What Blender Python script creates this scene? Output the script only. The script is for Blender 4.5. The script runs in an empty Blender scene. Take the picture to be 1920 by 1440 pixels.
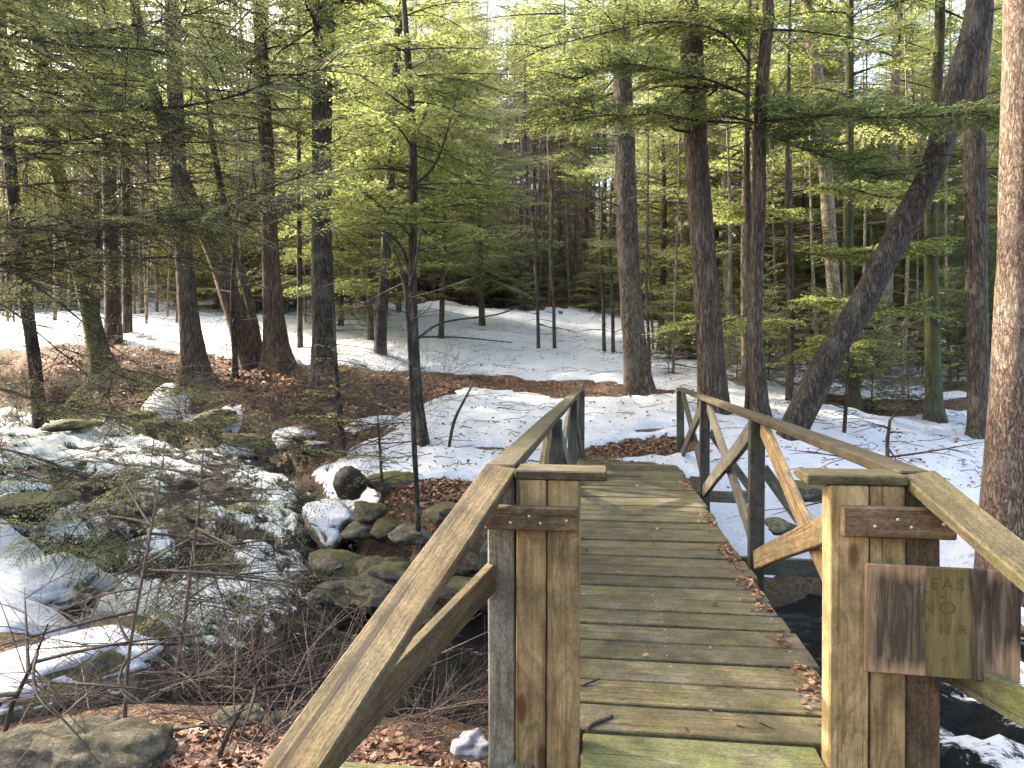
import bpy, bmesh, math, random
import numpy as np
from mathutils import Vector, Matrix

R = math.radians
rng = np.random.default_rng(7)
rnd = random.Random(11)
scene = bpy.context.scene
COL = scene.collection

# ------------------------------------------------------------------ camera
F, CX, HY, CH = 1443.0, 960.0, 679.0, 1.37      # focal (px), centre column, horizon row, eye height over the deck
cam = bpy.data.objects.new('camera', bpy.data.cameras.new('camera'))
COL.objects.link(cam)
cam.location = (0, 0, CH)
cam.rotation_euler = (R(90), 0, 0)
cam.data.sensor_width = 36
cam.data.lens = 36 * F / 1920
cam.data.shift_y = -(720 - HY) / 1920
cam.data.clip_end = 2000
scene.camera = cam

# ------------------------------------------------------------------ light
SUN_DIR = Vector((-0.80, 0.45, 0.62)).normalized()
elev = math.asin(SUN_DIR.z)
azim = math.atan2(SUN_DIR.x, SUN_DIR.y)
world = bpy.data.worlds.new('World')
scene.world = world
world.use_nodes = True
wn = world.node_tree
bg = wn.nodes['Background']
sky = wn.nodes.new('ShaderNodeTexSky')
sky.sky_type = 'NISHITA'
sky.sun_disc = False
sky.sun_elevation = elev
sky.sun_rotation = azim
sky.air_density = 1.0
sky.dust_density = 6.0
sky.ozone_density = 0.6
wn.links.new(sky.outputs[0], bg.inputs[0])
bg.inputs[1].default_value = 0.15
sun = bpy.data.objects.new('sun', bpy.data.lights.new('sun', 'SUN'))
sun.data.energy = 3.2
sun.data.angle = R(1.5)
sun.data.color = (1.0, 0.93, 0.80)
sun.rotation_euler = SUN_DIR.to_track_quat('Z', 'Y').to_euler()
sun.location = (-20, 10, 30)
COL.objects.link(sun)
scene.view_settings.view_transform = 'Standard'
scene.view_settings.look = 'None'
scene.view_settings.exposure = 2.9
scene.view_settings.gamma = 1
scene.view_settings.use_white_balance = True
scene.view_settings.white_balance_temperature = 6750
scene.view_settings.use_curve_mapping = False
scene.cycles.max_bounces = 12
scene.cycles.diffuse_bounces = 8
scene.cycles.transmission_bounces = 8
scene.cycles.use_denoising = True


def P(px, py, Y):
    """point at distance Y that the photograph shows at (px, py)"""
    return Vector(((px - CX) / F * Y, Y, CH - (py - HY) / F * Y))


# ------------------------------------------------------------------ noise
def _hash(i, j, k):
    h = (i * 374761393 + j * 668265263 + k * 2147483647 + 1013904223) & 0xffffffff
    h = ((h ^ (h >> 13)) * 1274126177) & 0xffffffff
    h = (h ^ (h >> 16)) & 0xffffffff
    return h / 2147483647.5 - 1.0


def vnoise(p):
    p = np.asarray(p, float)
    b = np.floor(p).astype(np.int64)
    f = p - b
    f = f * f * (3 - 2 * f)
    o = np.zeros(len(p))
    for dx in (0, 1):
        wx = f[:, 0] if dx else 1 - f[:, 0]
        for dy in (0, 1):
            wy = f[:, 1] if dy else 1 - f[:, 1]
            for dz in (0, 1):
                wz = f[:, 2] if dz else 1 - f[:, 2]
                o += wx * wy * wz * _hash(b[:, 0] + dx, b[:, 1] + dy, b[:, 2] + dz)
    return o


def fbm(p, octv=4, gain=0.5):
    p = np.asarray(p, float)
    o = np.zeros(len(p)); a = 1.0
    for k in range(octv):
        o += a * vnoise(p * 2.03 ** k + 17.3 * k)
        a *= gain
    return o


def sstep(a, b, x):
    t = np.clip((x - a) / (b - a), 0, 1)
    return t * t * (3 - 2 * t)


# ------------------------------------------------------------------ mesh helpers
def mesh_np(name, verts, faces, mat=None, smooth=False):
    """faces: list of (M,k) int arrays"""
    if not isinstance(faces, (list, tuple)):
        faces = [faces]
    faces = [np.asarray(f, dtype=np.int32) for f in faces if len(f)]
    me = bpy.data.meshes.new(name)
    verts = np.asarray(verts, dtype=np.float32)
    me.vertices.add(len(verts))
    me.vertices.foreach_set('co', verts.ravel())
    nl = sum(f.size for f in faces); npoly = sum(len(f) for f in faces)
    me.loops.add(nl)
    me.loops.foreach_set('vertex_index', np.concatenate([f.ravel() for f in faces]))
    me.polygons.add(npoly)
    tot = np.concatenate([np.full(len(f), f.shape[1], np.int32) for f in faces])
    me.polygons.foreach_set('loop_start', np.concatenate([[0], np.cumsum(tot)[:-1]]).astype(np.int32))
    if smooth:
        me.polygons.foreach_set('use_smooth', np.ones(npoly, dtype=bool))
    me.update(calc_edges=True)
    me.validate()
    if mat:
        me.materials.append(mat)
    return me


def link(name, data, parent=None, loc=(0, 0, 0), rot=None, **props):
    o = bpy.data.objects.new(name, data)
    COL.objects.link(o)
    o.location = loc
    if rot is not None:
        o.rotation_euler = rot
    if parent:
        o.parent = parent
    for k, v in props.items():
        if v:
            o[k] = v
    return o


def thing(name, label, category, loc=(0, 0, 0), rz=0, group=None, data=None):
    return link(name, data, None, loc, (0, 0, rz), label=label, category=category, group=group)


def copy_tree(o, loc, rz, scale, label, group=None):
    c = o.copy(); COL.objects.link(c)
    c.location = loc; c.rotation_euler = (0, 0, rz); c.scale = scale
    c['label'] = label
    if group:
        c['group'] = group
    for ch in list(o.children):
        d = ch.copy(); COL.objects.link(d); d.parent = c
    return c


class Geo:
    """collects tubes and quads in numpy and makes one mesh of them"""
    def __init__(s):
        s.v = []; s.q = []; s.t = []; s.n = 0

    def add(s, verts, quads=None, tris=None):
        s.v.append(np.asarray(verts, float))
        if quads is not None and len(quads):
            s.q.append(np.asarray(quads) + s.n)
        if tris is not None and len(tris):
            s.t.append(np.asarray(tris) + s.n)
        s.n += len(verts)

    def tube(s, pts, rad, sides=4, cap=True):
        pts = np.asarray(pts, float); n = len(pts)
        rad = np.broadcast_to(np.asarray(rad, float), (n,))
        tan = np.gradient(pts, axis=0)
        tan /= np.linalg.norm(tan, axis=1, keepdims=True) + 1e-9
        ref = np.array([1.0, 0, 0]) if abs(tan[:, 0]).mean() < 0.75 else np.array([0, 0, 1.0])
        b = np.cross(tan, ref); b /= np.linalg.norm(b, axis=1, keepdims=True) + 1e-9
        a = np.cross(b, tan)
        th = np.arange(sides) * 2 * math.pi / sides
        v = pts[:, None, :] + rad[:, None, None] * (np.cos(th)[None, :, None] * a[:, None, :] + np.sin(th)[None, :, None] * b[:, None, :])
        i = np.arange(n - 1)[:, None] * sides; k = np.arange(sides)[None, :]; k2 = (k + 1) % sides
        q = np.stack([i + k, i + k2, i + sides + k2, i + sides + k], -1).reshape(-1, 4)
        vv = v.reshape(-1, 3); tr = []
        if cap:
            vv = np.vstack([vv, pts[-1] + tan[-1] * rad[-1] * 0.4])
            e = (n - 1) * sides
            tr = [[e + j, e + (j + 1) % sides, n * sides] for j in range(sides)]
        s.add(vv, q, tr)

    def mesh(s, name, mat, smooth=True):
        f = []
        if s.q: f.append(np.vstack(s.q))
        if s.t: f.append(np.vstack(s.t))
        return mesh_np(name, np.vstack(s.v), f, mat, smooth)


# ------------------------------------------------------------------ materials
class NT:
    def __init__(s, name):
        s.m = bpy.data.materials.new(name); s.m.use_nodes = True
        s.t = s.m.node_tree; s.N = s.t.nodes; s.L = s.t.links
        s.b = s.N['Principled BSDF']; s.out = s.N['Material Output']
        s.b.inputs['Specular IOR Level'].default_value = 0.25

    def n(s, typ, ins=None, **attrs):
        nd = s.N.new('ShaderNode' + typ)
        for k, v in attrs.items():
            setattr(nd, k, v)
        for k, v in (ins or {}).items():
            sock = nd.inputs[k]
            if isinstance(v, bpy.types.NodeSocket):
                s.L.new(v, sock)
            else:
                sock.default_value = v
        return nd

    def coords(s, scale=(1, 1, 1), jitter=True, kind='Object'):
        tc = s.n('TexCoord').outputs[kind]
        if jitter:
            oi = s.n('ObjectInfo').outputs['Random']
            mu = s.n('Math', {0: oi, 1: 37.0}, operation='MULTIPLY').outputs[0]
            tc = s.n('VectorMath', {0: tc, 1: mu}, operation='ADD').outputs[0]
        return s.n('Mapping', {'Vector': tc, 'Scale': scale}).outputs[0]

    def noise(s, vec, scale, detail=4, rough=0.55, dist=0.0):
        return s.n('TexNoise', {'Vector': vec, 'Scale': scale, 'Detail': detail, 'Roughness': rough, 'Distortion': dist}).outputs['Fac']

    def ramp(s, fac, stops, interp='LINEAR'):
        r = s.n('ValToRGB', {'Fac': fac}); cr = r.color_ramp; cr.interpolation = interp
        while len(cr.elements) < len(stops):
            cr.elements.new(0.5)
        for e, (p, c) in zip(cr.elements, stops):
            e.position = p
            e.color = (c, c, c, 1) if isinstance(c, (int, float)) else (*c, 1)
        return r.outputs[0]

    def mix(s, fac, a, b, blend='MIX'):
        m = s.n('Mix', data_type='RGBA', blend_type=blend)
        for sock, v in ((m.inputs[0], fac), (m.inputs[6], a), (m.inputs[7], b)):
            if isinstance(v, bpy.types.NodeSocket):
                s.L.new(v, sock)
            else:
                sock.default_value = v if isinstance(v, (int, float)) else (*v, 1)
        return m.outputs[2]

    def math(s, op, a, b=0.0):
        return s.n('Math', {0: a, 1: b}, operation=op).outputs[0]

    def fin(s, col, rough=0.85, height=None, dist=0.01, strength=0.6):
        if isinstance(col, bpy.types.NodeSocket):
            s.L.new(col, s.b.inputs['Base Color'])
        else:
            s.b.inputs['Base Color'].default_value = (*col, 1)
        if isinstance(rough, bpy.types.NodeSocket):
            s.L.new(rough, s.b.inputs['Roughness'])
        else:
            s.b.inputs['Roughness'].default_value = rough
        if height is not None:
            bu = s.n('Bump', {'Height': height, 'Distance': dist, 'Strength': strength})
            s.L.new(bu.outputs[0], s.b.inputs['Normal'])
        return s.m


def wood(name, light, mid, dark, moss=0.0, mosscol=(0.10, 0.11, 0.03), knots=0.0, grey=0.0, speck=0.7):
    """weathered board: grain runs along the board's own x"""
    t = NT(name)
    c = t.coords((1, 1, 1))
    g1 = t.noise(t.n('Mapping', {'Vector': c, 'Scale': (1.2, 26, 26)}).outputs[0], 1.6, 5, 0.6, 0.5)
    g2 = t.noise(t.n('Mapping', {'Vector': c, 'Scale': (5, 130, 130)}).outputs[0], 1.0, 3, 0.6)
    warp = t.noise(t.n('Mapping', {'Vector': c, 'Scale': (1.4, 5, 5)}).outputs[0], 1.0, 2, 0.5)
    rings = t.math('FRACT', t.math('MULTIPLY', warp, 11.0))
    rings = t.ramp(rings, [(0, 1), (0.55, 0.72), (0.86, 0.35), (1, 0.9)])
    col = t.ramp(g1, [(0.25, dark), (0.48, mid), (0.75, light)])
    col = t.mix(0.55, col, t.mix(1.0, col, rings, 'MULTIPLY'))
    col = t.mix(t.math('MULTIPLY', t.ramp(g2, [(0.35, 1), (0.6, 0)]), 0.45), col, dark)
    if grey:
        gz = t.ramp(t.noise(c, 2.3, 4, 0.6), [(0.40, 0), (0.66, 1)])
        col = t.mix(t.math('MULTIPLY', gz, grey), col, (0.25, 0.235, 0.205))
    if knots:
        v = t.n('TexVoronoi', {'Vector': t.n('Mapping', {'Vector': c, 'Scale': (3.2, 8.0, 0.3)}).outputs[0], 'Scale': 1.0, 'Randomness': 0.9})
        k = t.ramp(v.outputs['Distance'], [(0.06, 1), (0.13, 0.85), (0.2, 0.0)])
        col = t.mix(t.math('MULTIPLY', k, knots), col, (0.10, 0.042, 0.014))
    if moss:
        mz = t.ramp(t.noise(c, 4.5, 6, 0.7), [(0.42, 0), (0.62, 1)])
        col = t.mix(t.math('MULTIPLY', mz, moss), col, mosscol)
    st = t.ramp(t.noise(c, 7, 6, 0.7), [(0.32, 0.42), (0.62, 1.08)])
    col = t.mix(0.85, col, t.mix(1.0, col, st, 'MULTIPLY'))
    sp = t.ramp(t.noise(t.n('Mapping', {'Vector': c, 'Scale': (0.45, 1, 1)}).outputs[0], 150, 3, 0.75), [(0.36, 0.35), (0.52, 1.0), (0.68, 1.35)])
    col = t.mix(speck, col, t.mix(1.0, col, sp, 'MULTIPLY'))
    ck = t.noise(t.n('Mapping', {'Vector': c, 'Scale': (0.9, 70, 70)}).outputs[0], 1.0, 2, 0.5, 0.4)
    ckm = t.ramp(ck, [(0.30, 1.0), (0.345, 0.0)])
    col = t.mix(t.math('MULTIPLY', ckm, 0.75), col, tuple(x * 0.35 for x in dark))
    oi = t.n('ObjectInfo').outputs['Random']
    val = t.n('MapRange', {'Value': oi, 'To Min': 0.72, 'To Max': 1.2}).outputs[0]
    hsv = t.n('HueSaturation', {'Color': col, 'Value': val}).outputs[0]
    h = t.math('ADD', g1, t.math('MULTIPLY', g2, 0.6))
    return t.fin(hsv, 0.82, h, 0.004, 0.7)


def bark(name, light, mid, dark, sc=(9, 9, 1.6), lichen=0.25, lichcol=(0.20, 0.21, 0.16), moss=0.0, depth=0.03):
    t = NT(name)
    c = t.coords((1, 1, 1))
    m = t.n('Mapping', {'Vector': c, 'Scale': sc}).outputs[0]
    w = t.n('TexNoise', {'Vector': m, 'Scale': 0.9, 'Detail': 5, 'Roughness': 0.7}).outputs['Color']
    mw = t.n('VectorMath', {0: m, 1: t.n('VectorMath', {0: w, 1: (2.6, 2.6, 2.6)}, operation='MULTIPLY').outputs[0]}, operation='ADD').outputs[0]
    nz = t.noise(m, 2.2, 9, 0.75, 0.6)
    vo = t.n('TexVoronoi', {'Vector': mw, 'Scale': 1.7}, feature='DISTANCE_TO_EDGE')
    crack = t.ramp(vo.outputs['Distance'], [(0.0, 0.0), (0.22, 0.75), (0.5, 1)])
    h = t.math('ADD', t.math('MULTIPLY', crack, 0.42), t.math('MULTIPLY', nz, 0.85))
    col = t.ramp(h, [(0.42, dark), (0.68, mid), (0.98, light)])
    big = t.ramp(t.noise(c, 1.7, 5, 0.65), [(0.50, 0), (0.68, 1)])
    col = t.mix(t.math('MULTIPLY', big, lichen), col, lichcol)
    if moss:
        b2 = t.ramp(t.noise(c, 2.6, 5, 0.7), [(0.42, 0), (0.6, 1)])
        col = t.mix(t.math('MULTIPLY', b2, moss), col, (0.085, 0.095, 0.028))
    return t.fin(col, 0.9, h, depth, 1.0)


def foliage(name, c1, c2, c3, trans=0.5, twig=(0.11, 0.08, 0.05)):
    t = NT(name)
    geo = t.n('NewGeometry')
    oi = t.n('ObjectInfo').outputs['Random']
    pos = t.noise(geo.outputs['Position'], 0.55, 3, 0.6)
    f = t.math('ADD', t.math('MULTIPLY', geo.outputs['Random Per Island'], 0.45), t.math('ADD', t.math('MULTIPLY', pos, 0.55), t.math('MULTIPLY', t.math('SUBTRACT', oi, 0.5), 0.35)))
    col = t.ramp(f, [(0.22, c1), (0.5, c2), (0.8, c3)])
    t.L.new(col, t.b.inputs['Base Color'])
    t.b.inputs['Roughness'].default_value = 0.55
    t.b.inputs['Specular IOR Level'].default_value = 0.35
    tr = t.n('BsdfTranslucent', {'Color': t.n('HueSaturation', {'Color': col, 'Value': 2.6, 'Saturation': 0.88}).outputs[0]})
    mx = t.n('MixShader', {0: trans, 1: t.b.outputs[0], 2: tr.outputs[0]})
    t.L.new(mx.outputs[0], t.out.inputs[0])
    return t.m


M = {}
M['deck'] = wood('deck_wood', (0.26, 0.21, 0.115), (0.16, 0.127, 0.066), (0.055, 0.042, 0.022), moss=0.85, mosscol=(0.105, 0.095, 0.036), grey=0.3)
M['mossy'] = wood('mossy_wood', (0.27, 0.25, 0.12), (0.18, 0.165, 0.07), (0.085, 0.075, 0.035), moss=0.9, mosscol=(0.16, 0.17, 0.055), grey=0.2)
M['rail'] = wood('rail_wood', (0.16, 0.125, 0.062), (0.092, 0.070, 0.033), (0.034, 0.025, 0.013), moss=0.8, mosscol=(0.072, 0.062, 0.022), grey=0.12)
M['wing'] = wood('wing_wood', (0.155, 0.108, 0.050), (0.094, 0.062, 0.026), (0.034, 0.022, 0.010), moss=0.55, mosscol=(0.078, 0.060, 0.022), grey=0.12)
M['post'] = wood('post_wood', (0.50, 0.37, 0.19), (0.41, 0.285, 0.13), (0.19, 0.11, 0.045), moss=0.12, mosscol=(0.16, 0.14, 0.05), knots=1.0, speck=0.35)
M['grey'] = wood('grey_wood', (0.24, 0.205, 0.155), (0.15, 0.125, 0.09), (0.065, 0.052, 0.036), moss=0.2, grey=0.45)
M['brown'] = wood('brown_wood', (0.25, 0.165, 0.085), (0.15, 0.09, 0.045), (0.06, 0.034, 0.017), moss=0.15, grey=0.1)
M['dark'] = wood('dark_wood', (0.125, 0.115, 0.085), (0.075, 0.068, 0.05), (0.03, 0.027, 0.02), moss=0.3, mosscol=(0.07, 0.08, 0.045), grey=0.25)
M['pale'] = wood('pale_wood', (0.52, 0.37, 0.19), (0.38, 0.255, 0.115), (0.13, 0.075, 0.035), moss=0.15, grey=0.3)

M['bark_dark'] = bark('bark_dark', (0.15, 0.12, 0.095), (0.062, 0.05, 0.039), (0.014, 0.011, 0.009), (11, 11, 2.2), 0.35)
M['bark_red'] = bark('bark_red', (0.21, 0.15, 0.105), (0.115, 0.077, 0.052), (0.032, 0.021, 0.014), (10, 10, 1.4), 0.15)
M['bark_brown'] = bark('bark_brown', (0.215, 0.17, 0.13), (0.108, 0.081, 0.059), (0.028, 0.02, 0.015), (11, 11, 1.5), 0.2)
M['bark_grey'] = bark('bark_grey', (0.22, 0.185, 0.15), (0.115, 0.094, 0.073), (0.035, 0.027, 0.02), (8, 8, 2.6), 0.45)
M['bark_pine'] = bark('bark_pine', (0.33, 0.25, 0.185), (0.19, 0.132, 0.094), (0.04, 0.027, 0.02), (17, 17, 5.0), 0.3, (0.33, 0.29, 0.24))
M['bark_moss'] = bark('bark_moss', (0.13, 0.12, 0.085), (0.075, 0.065, 0.042), (0.025, 0.022, 0.015), (9, 9, 1.8), 0.3, moss=0.85)
M['bark_pale'] = bark('bark_pale', (0.42, 0.36, 0.25), (0.27, 0.22, 0.145), (0.08, 0.06, 0.04), (9, 9, 2.2), 0.4, (0.36, 0.33, 0.24))
M['bark_birch'] = bark('bark_birch', (0.62, 0.57, 0.49), (0.48, 0.42, 0.35), (0.12, 0.09, 0.07), (5, 5, 9.0), 0.3, (0.6, 0.56, 0.5), depth=0.008)
M['bark_tan'] = bark('bark_tan', (0.36, 0.26, 0.18), (0.22, 0.15, 0.10), (0.07, 0.045, 0.03), (9, 9, 1.8), 0.3)
M['twig'] = bark('twig_bark', (0.24, 0.175, 0.135), (0.14, 0.098, 0.075), (0.05, 0.034, 0.027), (30, 30, 8), 0.2, depth=0.003)
M['twig_dark'] = bark('twig_bark_dark', (0.10, 0.075, 0.06), (0.05, 0.038, 0.03), (0.016, 0.012, 0.01), (30, 30, 8), 0.2, depth=0.003)
M['leaf'] = foliage('hemlock_needles', (0.042, 0.056, 0.020), (0.10, 0.120, 0.030), (0.20, 0.215, 0.048), 0.55)
M['leaf_far'] = foliage('hemlock_needles_far', (0.055, 0.066, 0.030), (0.112, 0.122, 0.052), (0.175, 0.18, 0.080), 0.55)
M['leaf_olive'] = foliage('hemlock_needles_sparse', (0.05, 0.062, 0.020), (0.10, 0.112, 0.035), (0.16, 0.165, 0.055))
M['leaf_rust'] = foliage('beech_leaves_dry', (0.16, 0.075, 0.03), (0.26, 0.13, 0.055), (0.38, 0.20, 0.09), 0.35)


def mk_ground():
    t = NT('leaf_litter_ground')
    c = t.coords((1, 1, 1), False)
    v = t.n('TexVoronoi', {'Vector': t.n('VectorMath', {0: c, 1: t.n('VectorMath', {0: t.n('TexNoise', {'Vector': c, 'Scale': 22.0, 'Detail': 4}).outputs['Color'], 1: (.09, .09, .09)}, operation='MULTIPLY').outputs[0]}, operation='ADD').outputs[0], 'Scale': 30.0})
    rn = t.n('SeparateColor', {'Color': v.outputs['Color']}).outputs[0]
    col = t.ramp(rn, [(0.0, (0.045, 0.026, 0.017)), (0.35, (0.115, 0.062, 0.038)), (0.7, (0.19, 0.105, 0.062)), (1.0, (0.29, 0.18, 0.115))])
    n1 = t.noise(c, 1.3, 6, 0.65)
    col = t.mix(t.ramp(n1, [(0.42, 0), (0.64, 0.8)]), col, (0.06, 0.045, 0.028))
    n2 = t.noise(c, 40, 4, 0.7)
    col = t.mix(0.6, col, t.mix(1.0, col, t.ramp(n2, [(0.3, 0.45), (0.65, 1.15)]), 'MULTIPLY'))
    wet = t.n('Attribute', attribute_name='wet').outputs['Fac']
    mud = t.ramp(n2, [(0.3, (0.020, 0.017, 0.012)), (0.7, (0.062, 0.052, 0.032))])
    col = t.mix(wet, col, mud)
    h = t.math('ADD', v.outputs['Distance'], n2)
    return t.fin(col, 0.9, h, 0.03, 0.8)


def mk_snow():
    t = NT('old_snow')
    c = t.coords((1, 1, 1), False)
    n1 = t.noise(c, 3.0, 6, 0.62)
    n2 = t.noise(c, 14, 6, 0.72)
    base = t.ramp(n1, [(0.3, (0.50, 0.52, 0.56)), (0.7, (0.61, 0.62, 0.64))])
    v = t.n('TexVoronoi', {'Vector': t.n('Mapping', {'Vector': c, 'Rotation': (0, 0, 0.5), 'Scale': (1, 2.6, 1)}).outputs[0], 'Scale': 4.2})
    keep = t.n('SeparateColor', {'Color': v.outputs['Color']}).outputs[1]
    sp = t.math('MULTIPLY', t.ramp(v.outputs['Distance'], [(0.10, 1), (0.24, 0)]), t.ramp(keep, [(0.45, 0), (0.58, 1)]))
    sp2 = t.ramp(t.noise(c, 34, 4, 0.7), [(0.56, 0), (0.66, 0.8)])
    clump = t.ramp(t.noise(c, 1.1, 4, 0.6), [(0.35, 0.15), (0.62, 1.0)])
    dirt = t.math('MULTIPLY', t.math('MAXIMUM', sp, sp2), clump)
    col = t.mix(t.math('MULTIPLY', dirt, 0.8), base, (0.13, 0.085, 0.055))
    h = t.math('ADD', n1, t.math('MULTIPLY', n2, 0.8))
    t.b.inputs['Subsurface Weight'].default_value = 0.0
    return t.fin(col, 0.6, h, 0.05, 0.9)


def mk_rock():
    t = NT('river_rock')
    c = t.coords((1, 1, 1))
    n1 = t.noise(c, 3.2, 7, 0.68)
    n2 = t.noise(c, 30, 7, 0.8)
    col = t.ramp(n1, [(0.30, (0.05, 0.042, 0.03)), (0.5, (0.13, 0.108, 0.076)), (0.70, (0.30, 0.26, 0.19))])
    lich = t.ramp(t.noise(c, 9, 6, 0.75), [(0.55, 0), (0.62, 0.8)])
    col = t.mix(lich, col, (0.34, 0.32, 0.25))
    col = t.mix(0.85, col, t.mix(1.0, col, t.ramp(n2, [(0.34, 0.25), (0.64, 1.35)]), 'MULTIPLY'))
    nz = t.n('SeparateXYZ', {0: t.n('NewGeometry').outputs['Normal']}).outputs[2]
    m = t.math('ADD', nz, t.math('MULTIPLY', t.math('SUBTRACT', t.noise(c, 4.5, 6, 0.7), 0.5), 3.2))
    ml = t.n('Attribute', attribute_name='mossy', attribute_type='OBJECT').outputs['Fac']
    mf = t.math('MULTIPLY', t.ramp(m, [(0.35, 0), (0.95, 1)]), ml)
    mc = t.ramp(n2, [(0.3, (0.045, 0.045, 0.012)), (0.7, (0.15, 0.135, 0.035))])
    col = t.mix(mf, col, mc)
    h = t.math('ADD', n1, t.math('MULTIPLY', n2, 0.3))
    return t.fin(col, 0.85, h, 0.06, 0.9)


def mk_water():
    t = NT('stream_water')
    uv = t.n('TexCoord').outputs['UV']
    m = t.n('Mapping', {'Vector': uv, 'Scale': (2.0, 4.2, 1)}).outputs[0]
    n1 = t.noise(m, 1.1, 8, 0.72, 1.6)
    n2 = t.noise(t.n('Mapping', {'Vector': uv, 'Scale': (11, 30, 1)}).outputs[0], 1.0, 5, 0.7, 0.9)
    rap = t.n('Attribute', attribute_name='rapid').outputs['Fac']
    f = t.math('ADD', t.math('ADD', t.math('MULTIPLY', n1, 0.85), t.math('MULTIPLY', n2, 0.55)), t.math('MULTIPLY', t.math('SUBTRACT', rap, 0.5), 0.75))
    foam = t.ramp(f, [(0.78, 0), (0.83, 0.4), (0.90, 1)])
    col = t.mix(foam, t.ramp(n1, [(0.3, (0.006, 0.007, 0.007)), (0.7, (0.020, 0.021, 0.020))]), (0.74, 0.76, 0.74))
    t.b.inputs['Specular IOR Level'].default_value = 0.04
    rough = t.math('ADD', t.math('MULTIPLY', foam, 0.5), 0.07)
    h = t.math('ADD', n1, t.math('MULTIPLY', n2, 0.5))
    return t.fin(col, rough, h, 0.10, 0.9)


def mk_leaves():
    t = NT('dead_leaves')
    r = t.n('NewGeometry').outputs['Random Per Island']
    col = t.ramp(r, [(0.0, (0.07, 0.034, 0.020)), (0.4, (0.17, 0.080, 0.046)), (0.75, (0.28, 0.150, 0.085)), (1.0, (0.44, 0.29, 0.18))])
    return t.fin(col, 0.6)


M['ground'] = mk_ground(); M['snow'] = mk_snow(); M['rock'] = mk_rock(); M['water'] = mk_water(); M['leaves'] = mk_leaves()
t = NT('galvanised_nail'); t.b.inputs['Metallic'].default_value = 0.6
M['nail'] = t.fin((0.45, 0.43, 0.40), 0.5)
t = NT('carved_letter'); M['letter'] = t.fin((0.075, 0.057, 0.02), 0.9)

# ------------------------------------------------------------------ terrain
CTRL = [  # photograph column, row, distance
    (1170, 862, 11), (1195, 738, 17), (1000, 705, 19.5), (1000, 640, 27), (1050, 575, 38), (1300, 690, 20), (1330, 775, 13),
    (1500, 850, 11), (1480, 720, 18), (1650, 720, 20), (1650, 675, 28), (1750, 668, 33), (1835, 832, 13.5), (1700, 840, 12),
    (1880, 1070, 7.5), (1750, 780, 16), (850, 720, 18), (850, 862, 11.5), (900, 925, 9.6), (800, 830, 12.5), (700, 765, 15),
    (605, 712, 17), (520, 692, 18), (470, 690, 18.3), (365, 716, 17.5), (185, 694, 19), (70, 755, 17), (0, 625, 24), (240, 605, 26),
    (420, 605, 27), (560, 605, 27), (150, 572, 34), (500, 567, 36), (720, 572, 36), (60, 1070, 7), (0, 970, 8.5), (0, 1180, 5.4),
    (200, 1290, 4.4), (100, 1440, 3), (420, 1410, 3.2), (700, 1425, 3.0), (640, 915, 10.5), (1300, 600, 38), (1480, 640, 33), (1250, 880, 10.2)]
cp = [tuple(P(*c)) for c in CTRL]
cp += [(0, 0, -.16), (0.3, 2.2, -.14), (-5, 0, -.1), (0, -6, -.1), (5, 0, -.5), (4, 1.5, -.5), (10, -4, -.6), (-12, -4, 0.3), (-9, 5, 0.2), (-14, 9, .8),
       (12, 8, .1), (14, 14, .5), (18, 22, 1.6), (-20, 24, 2.2), (-28, 18, 2.2), (-30, 34, 4.2), (-30, 60, 9.5), (0, 60, 10.5), (25, 55, 6.5),
       (20, 40, 4.0), (0, 85, 20), (-45, 90, 18), (35, 90, 12), (-80, 60, 14), (80, 60, 9), (-80, 0, 8), (80, 0, 2), (0, 135, 30), (-80, 135, 28), (80, 135, 17),
       (0, 48, 6.9), (-15, 46, 6.2), (0.3, 4, -.7), (0.5, 9.5, -.35)]
cp = np.array(cp)


def _tps(r2):
    return 0.5 * r2 * np.log(r2 + 1e-9)


_n = len(cp)
_r2 = ((cp[:, None, :2] - cp[None, :, :2]) ** 2).sum(-1)
_A = np.zeros((_n + 3, _n + 3)); _A[:_n, :_n] = _tps(_r2) + np.eye(_n) * 0.6
_A[:_n, _n] = 1; _A[:_n, _n + 1:] = cp[:, :2]; _A[_n:, :_n] = _A[:_n, _n:].T
_w = np.linalg.solve(_A, np.concatenate([cp[:, 2], [0, 0, 0]]))

STREAM = np.array([  # x, y, half width, water level, how broken the water is
    (-40, 32, 3, 1.5, .6), (-26, 23.5, 3, .85, .6), (-17, 18.2, 3, .38, .7), (-10.5, 14.3, 2.9, -.08, .72), (-6.4, 12.5, 2.5, -.42, .62), (-4.3, 10.3, 1.8, -.75, .55),
    (-3.1, 8.2, 1.35, -1.02, .66), (-2.3, 7.4, 1.25, -1.1, .4), (-1.7, 6.9, 1.25, -1.15, .24), (0, 6.6, 1.4, -1.2, .18), (2.4, 6.5, 1.75, -1.22, .2), (4.6, 5.2, 1.5, -1.25, .75),
    (8, 3.6, 1.6, -1.5, .7), (16, 0, 2, -1.9, .5), (34, -7, 2.5, -2.6, .5)])


def catmull(pts, n):
    pts = np.asarray(pts, float)
    p = np.vstack([2 * pts[0] - pts[1], pts, 2 * pts[-1] - pts[-2]])
    out = []
    for i in range(len(pts) - 1):
        u = np.linspace(0, 1, n, endpoint=False)[:, None]
        a, b, c, d = p[i], p[i + 1], p[i + 2], p[i + 3]
        out.append(0.5 * ((2 * b) + (c - a) * u + (2 * a - 5 * b + 4 * c - d) * u ** 2 + (3 * b - a - 3 * c + d) * u ** 3))
    out.append(pts[-1:])
    return np.vstack(out)


SL = catmull(STREAM, 16)


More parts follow.
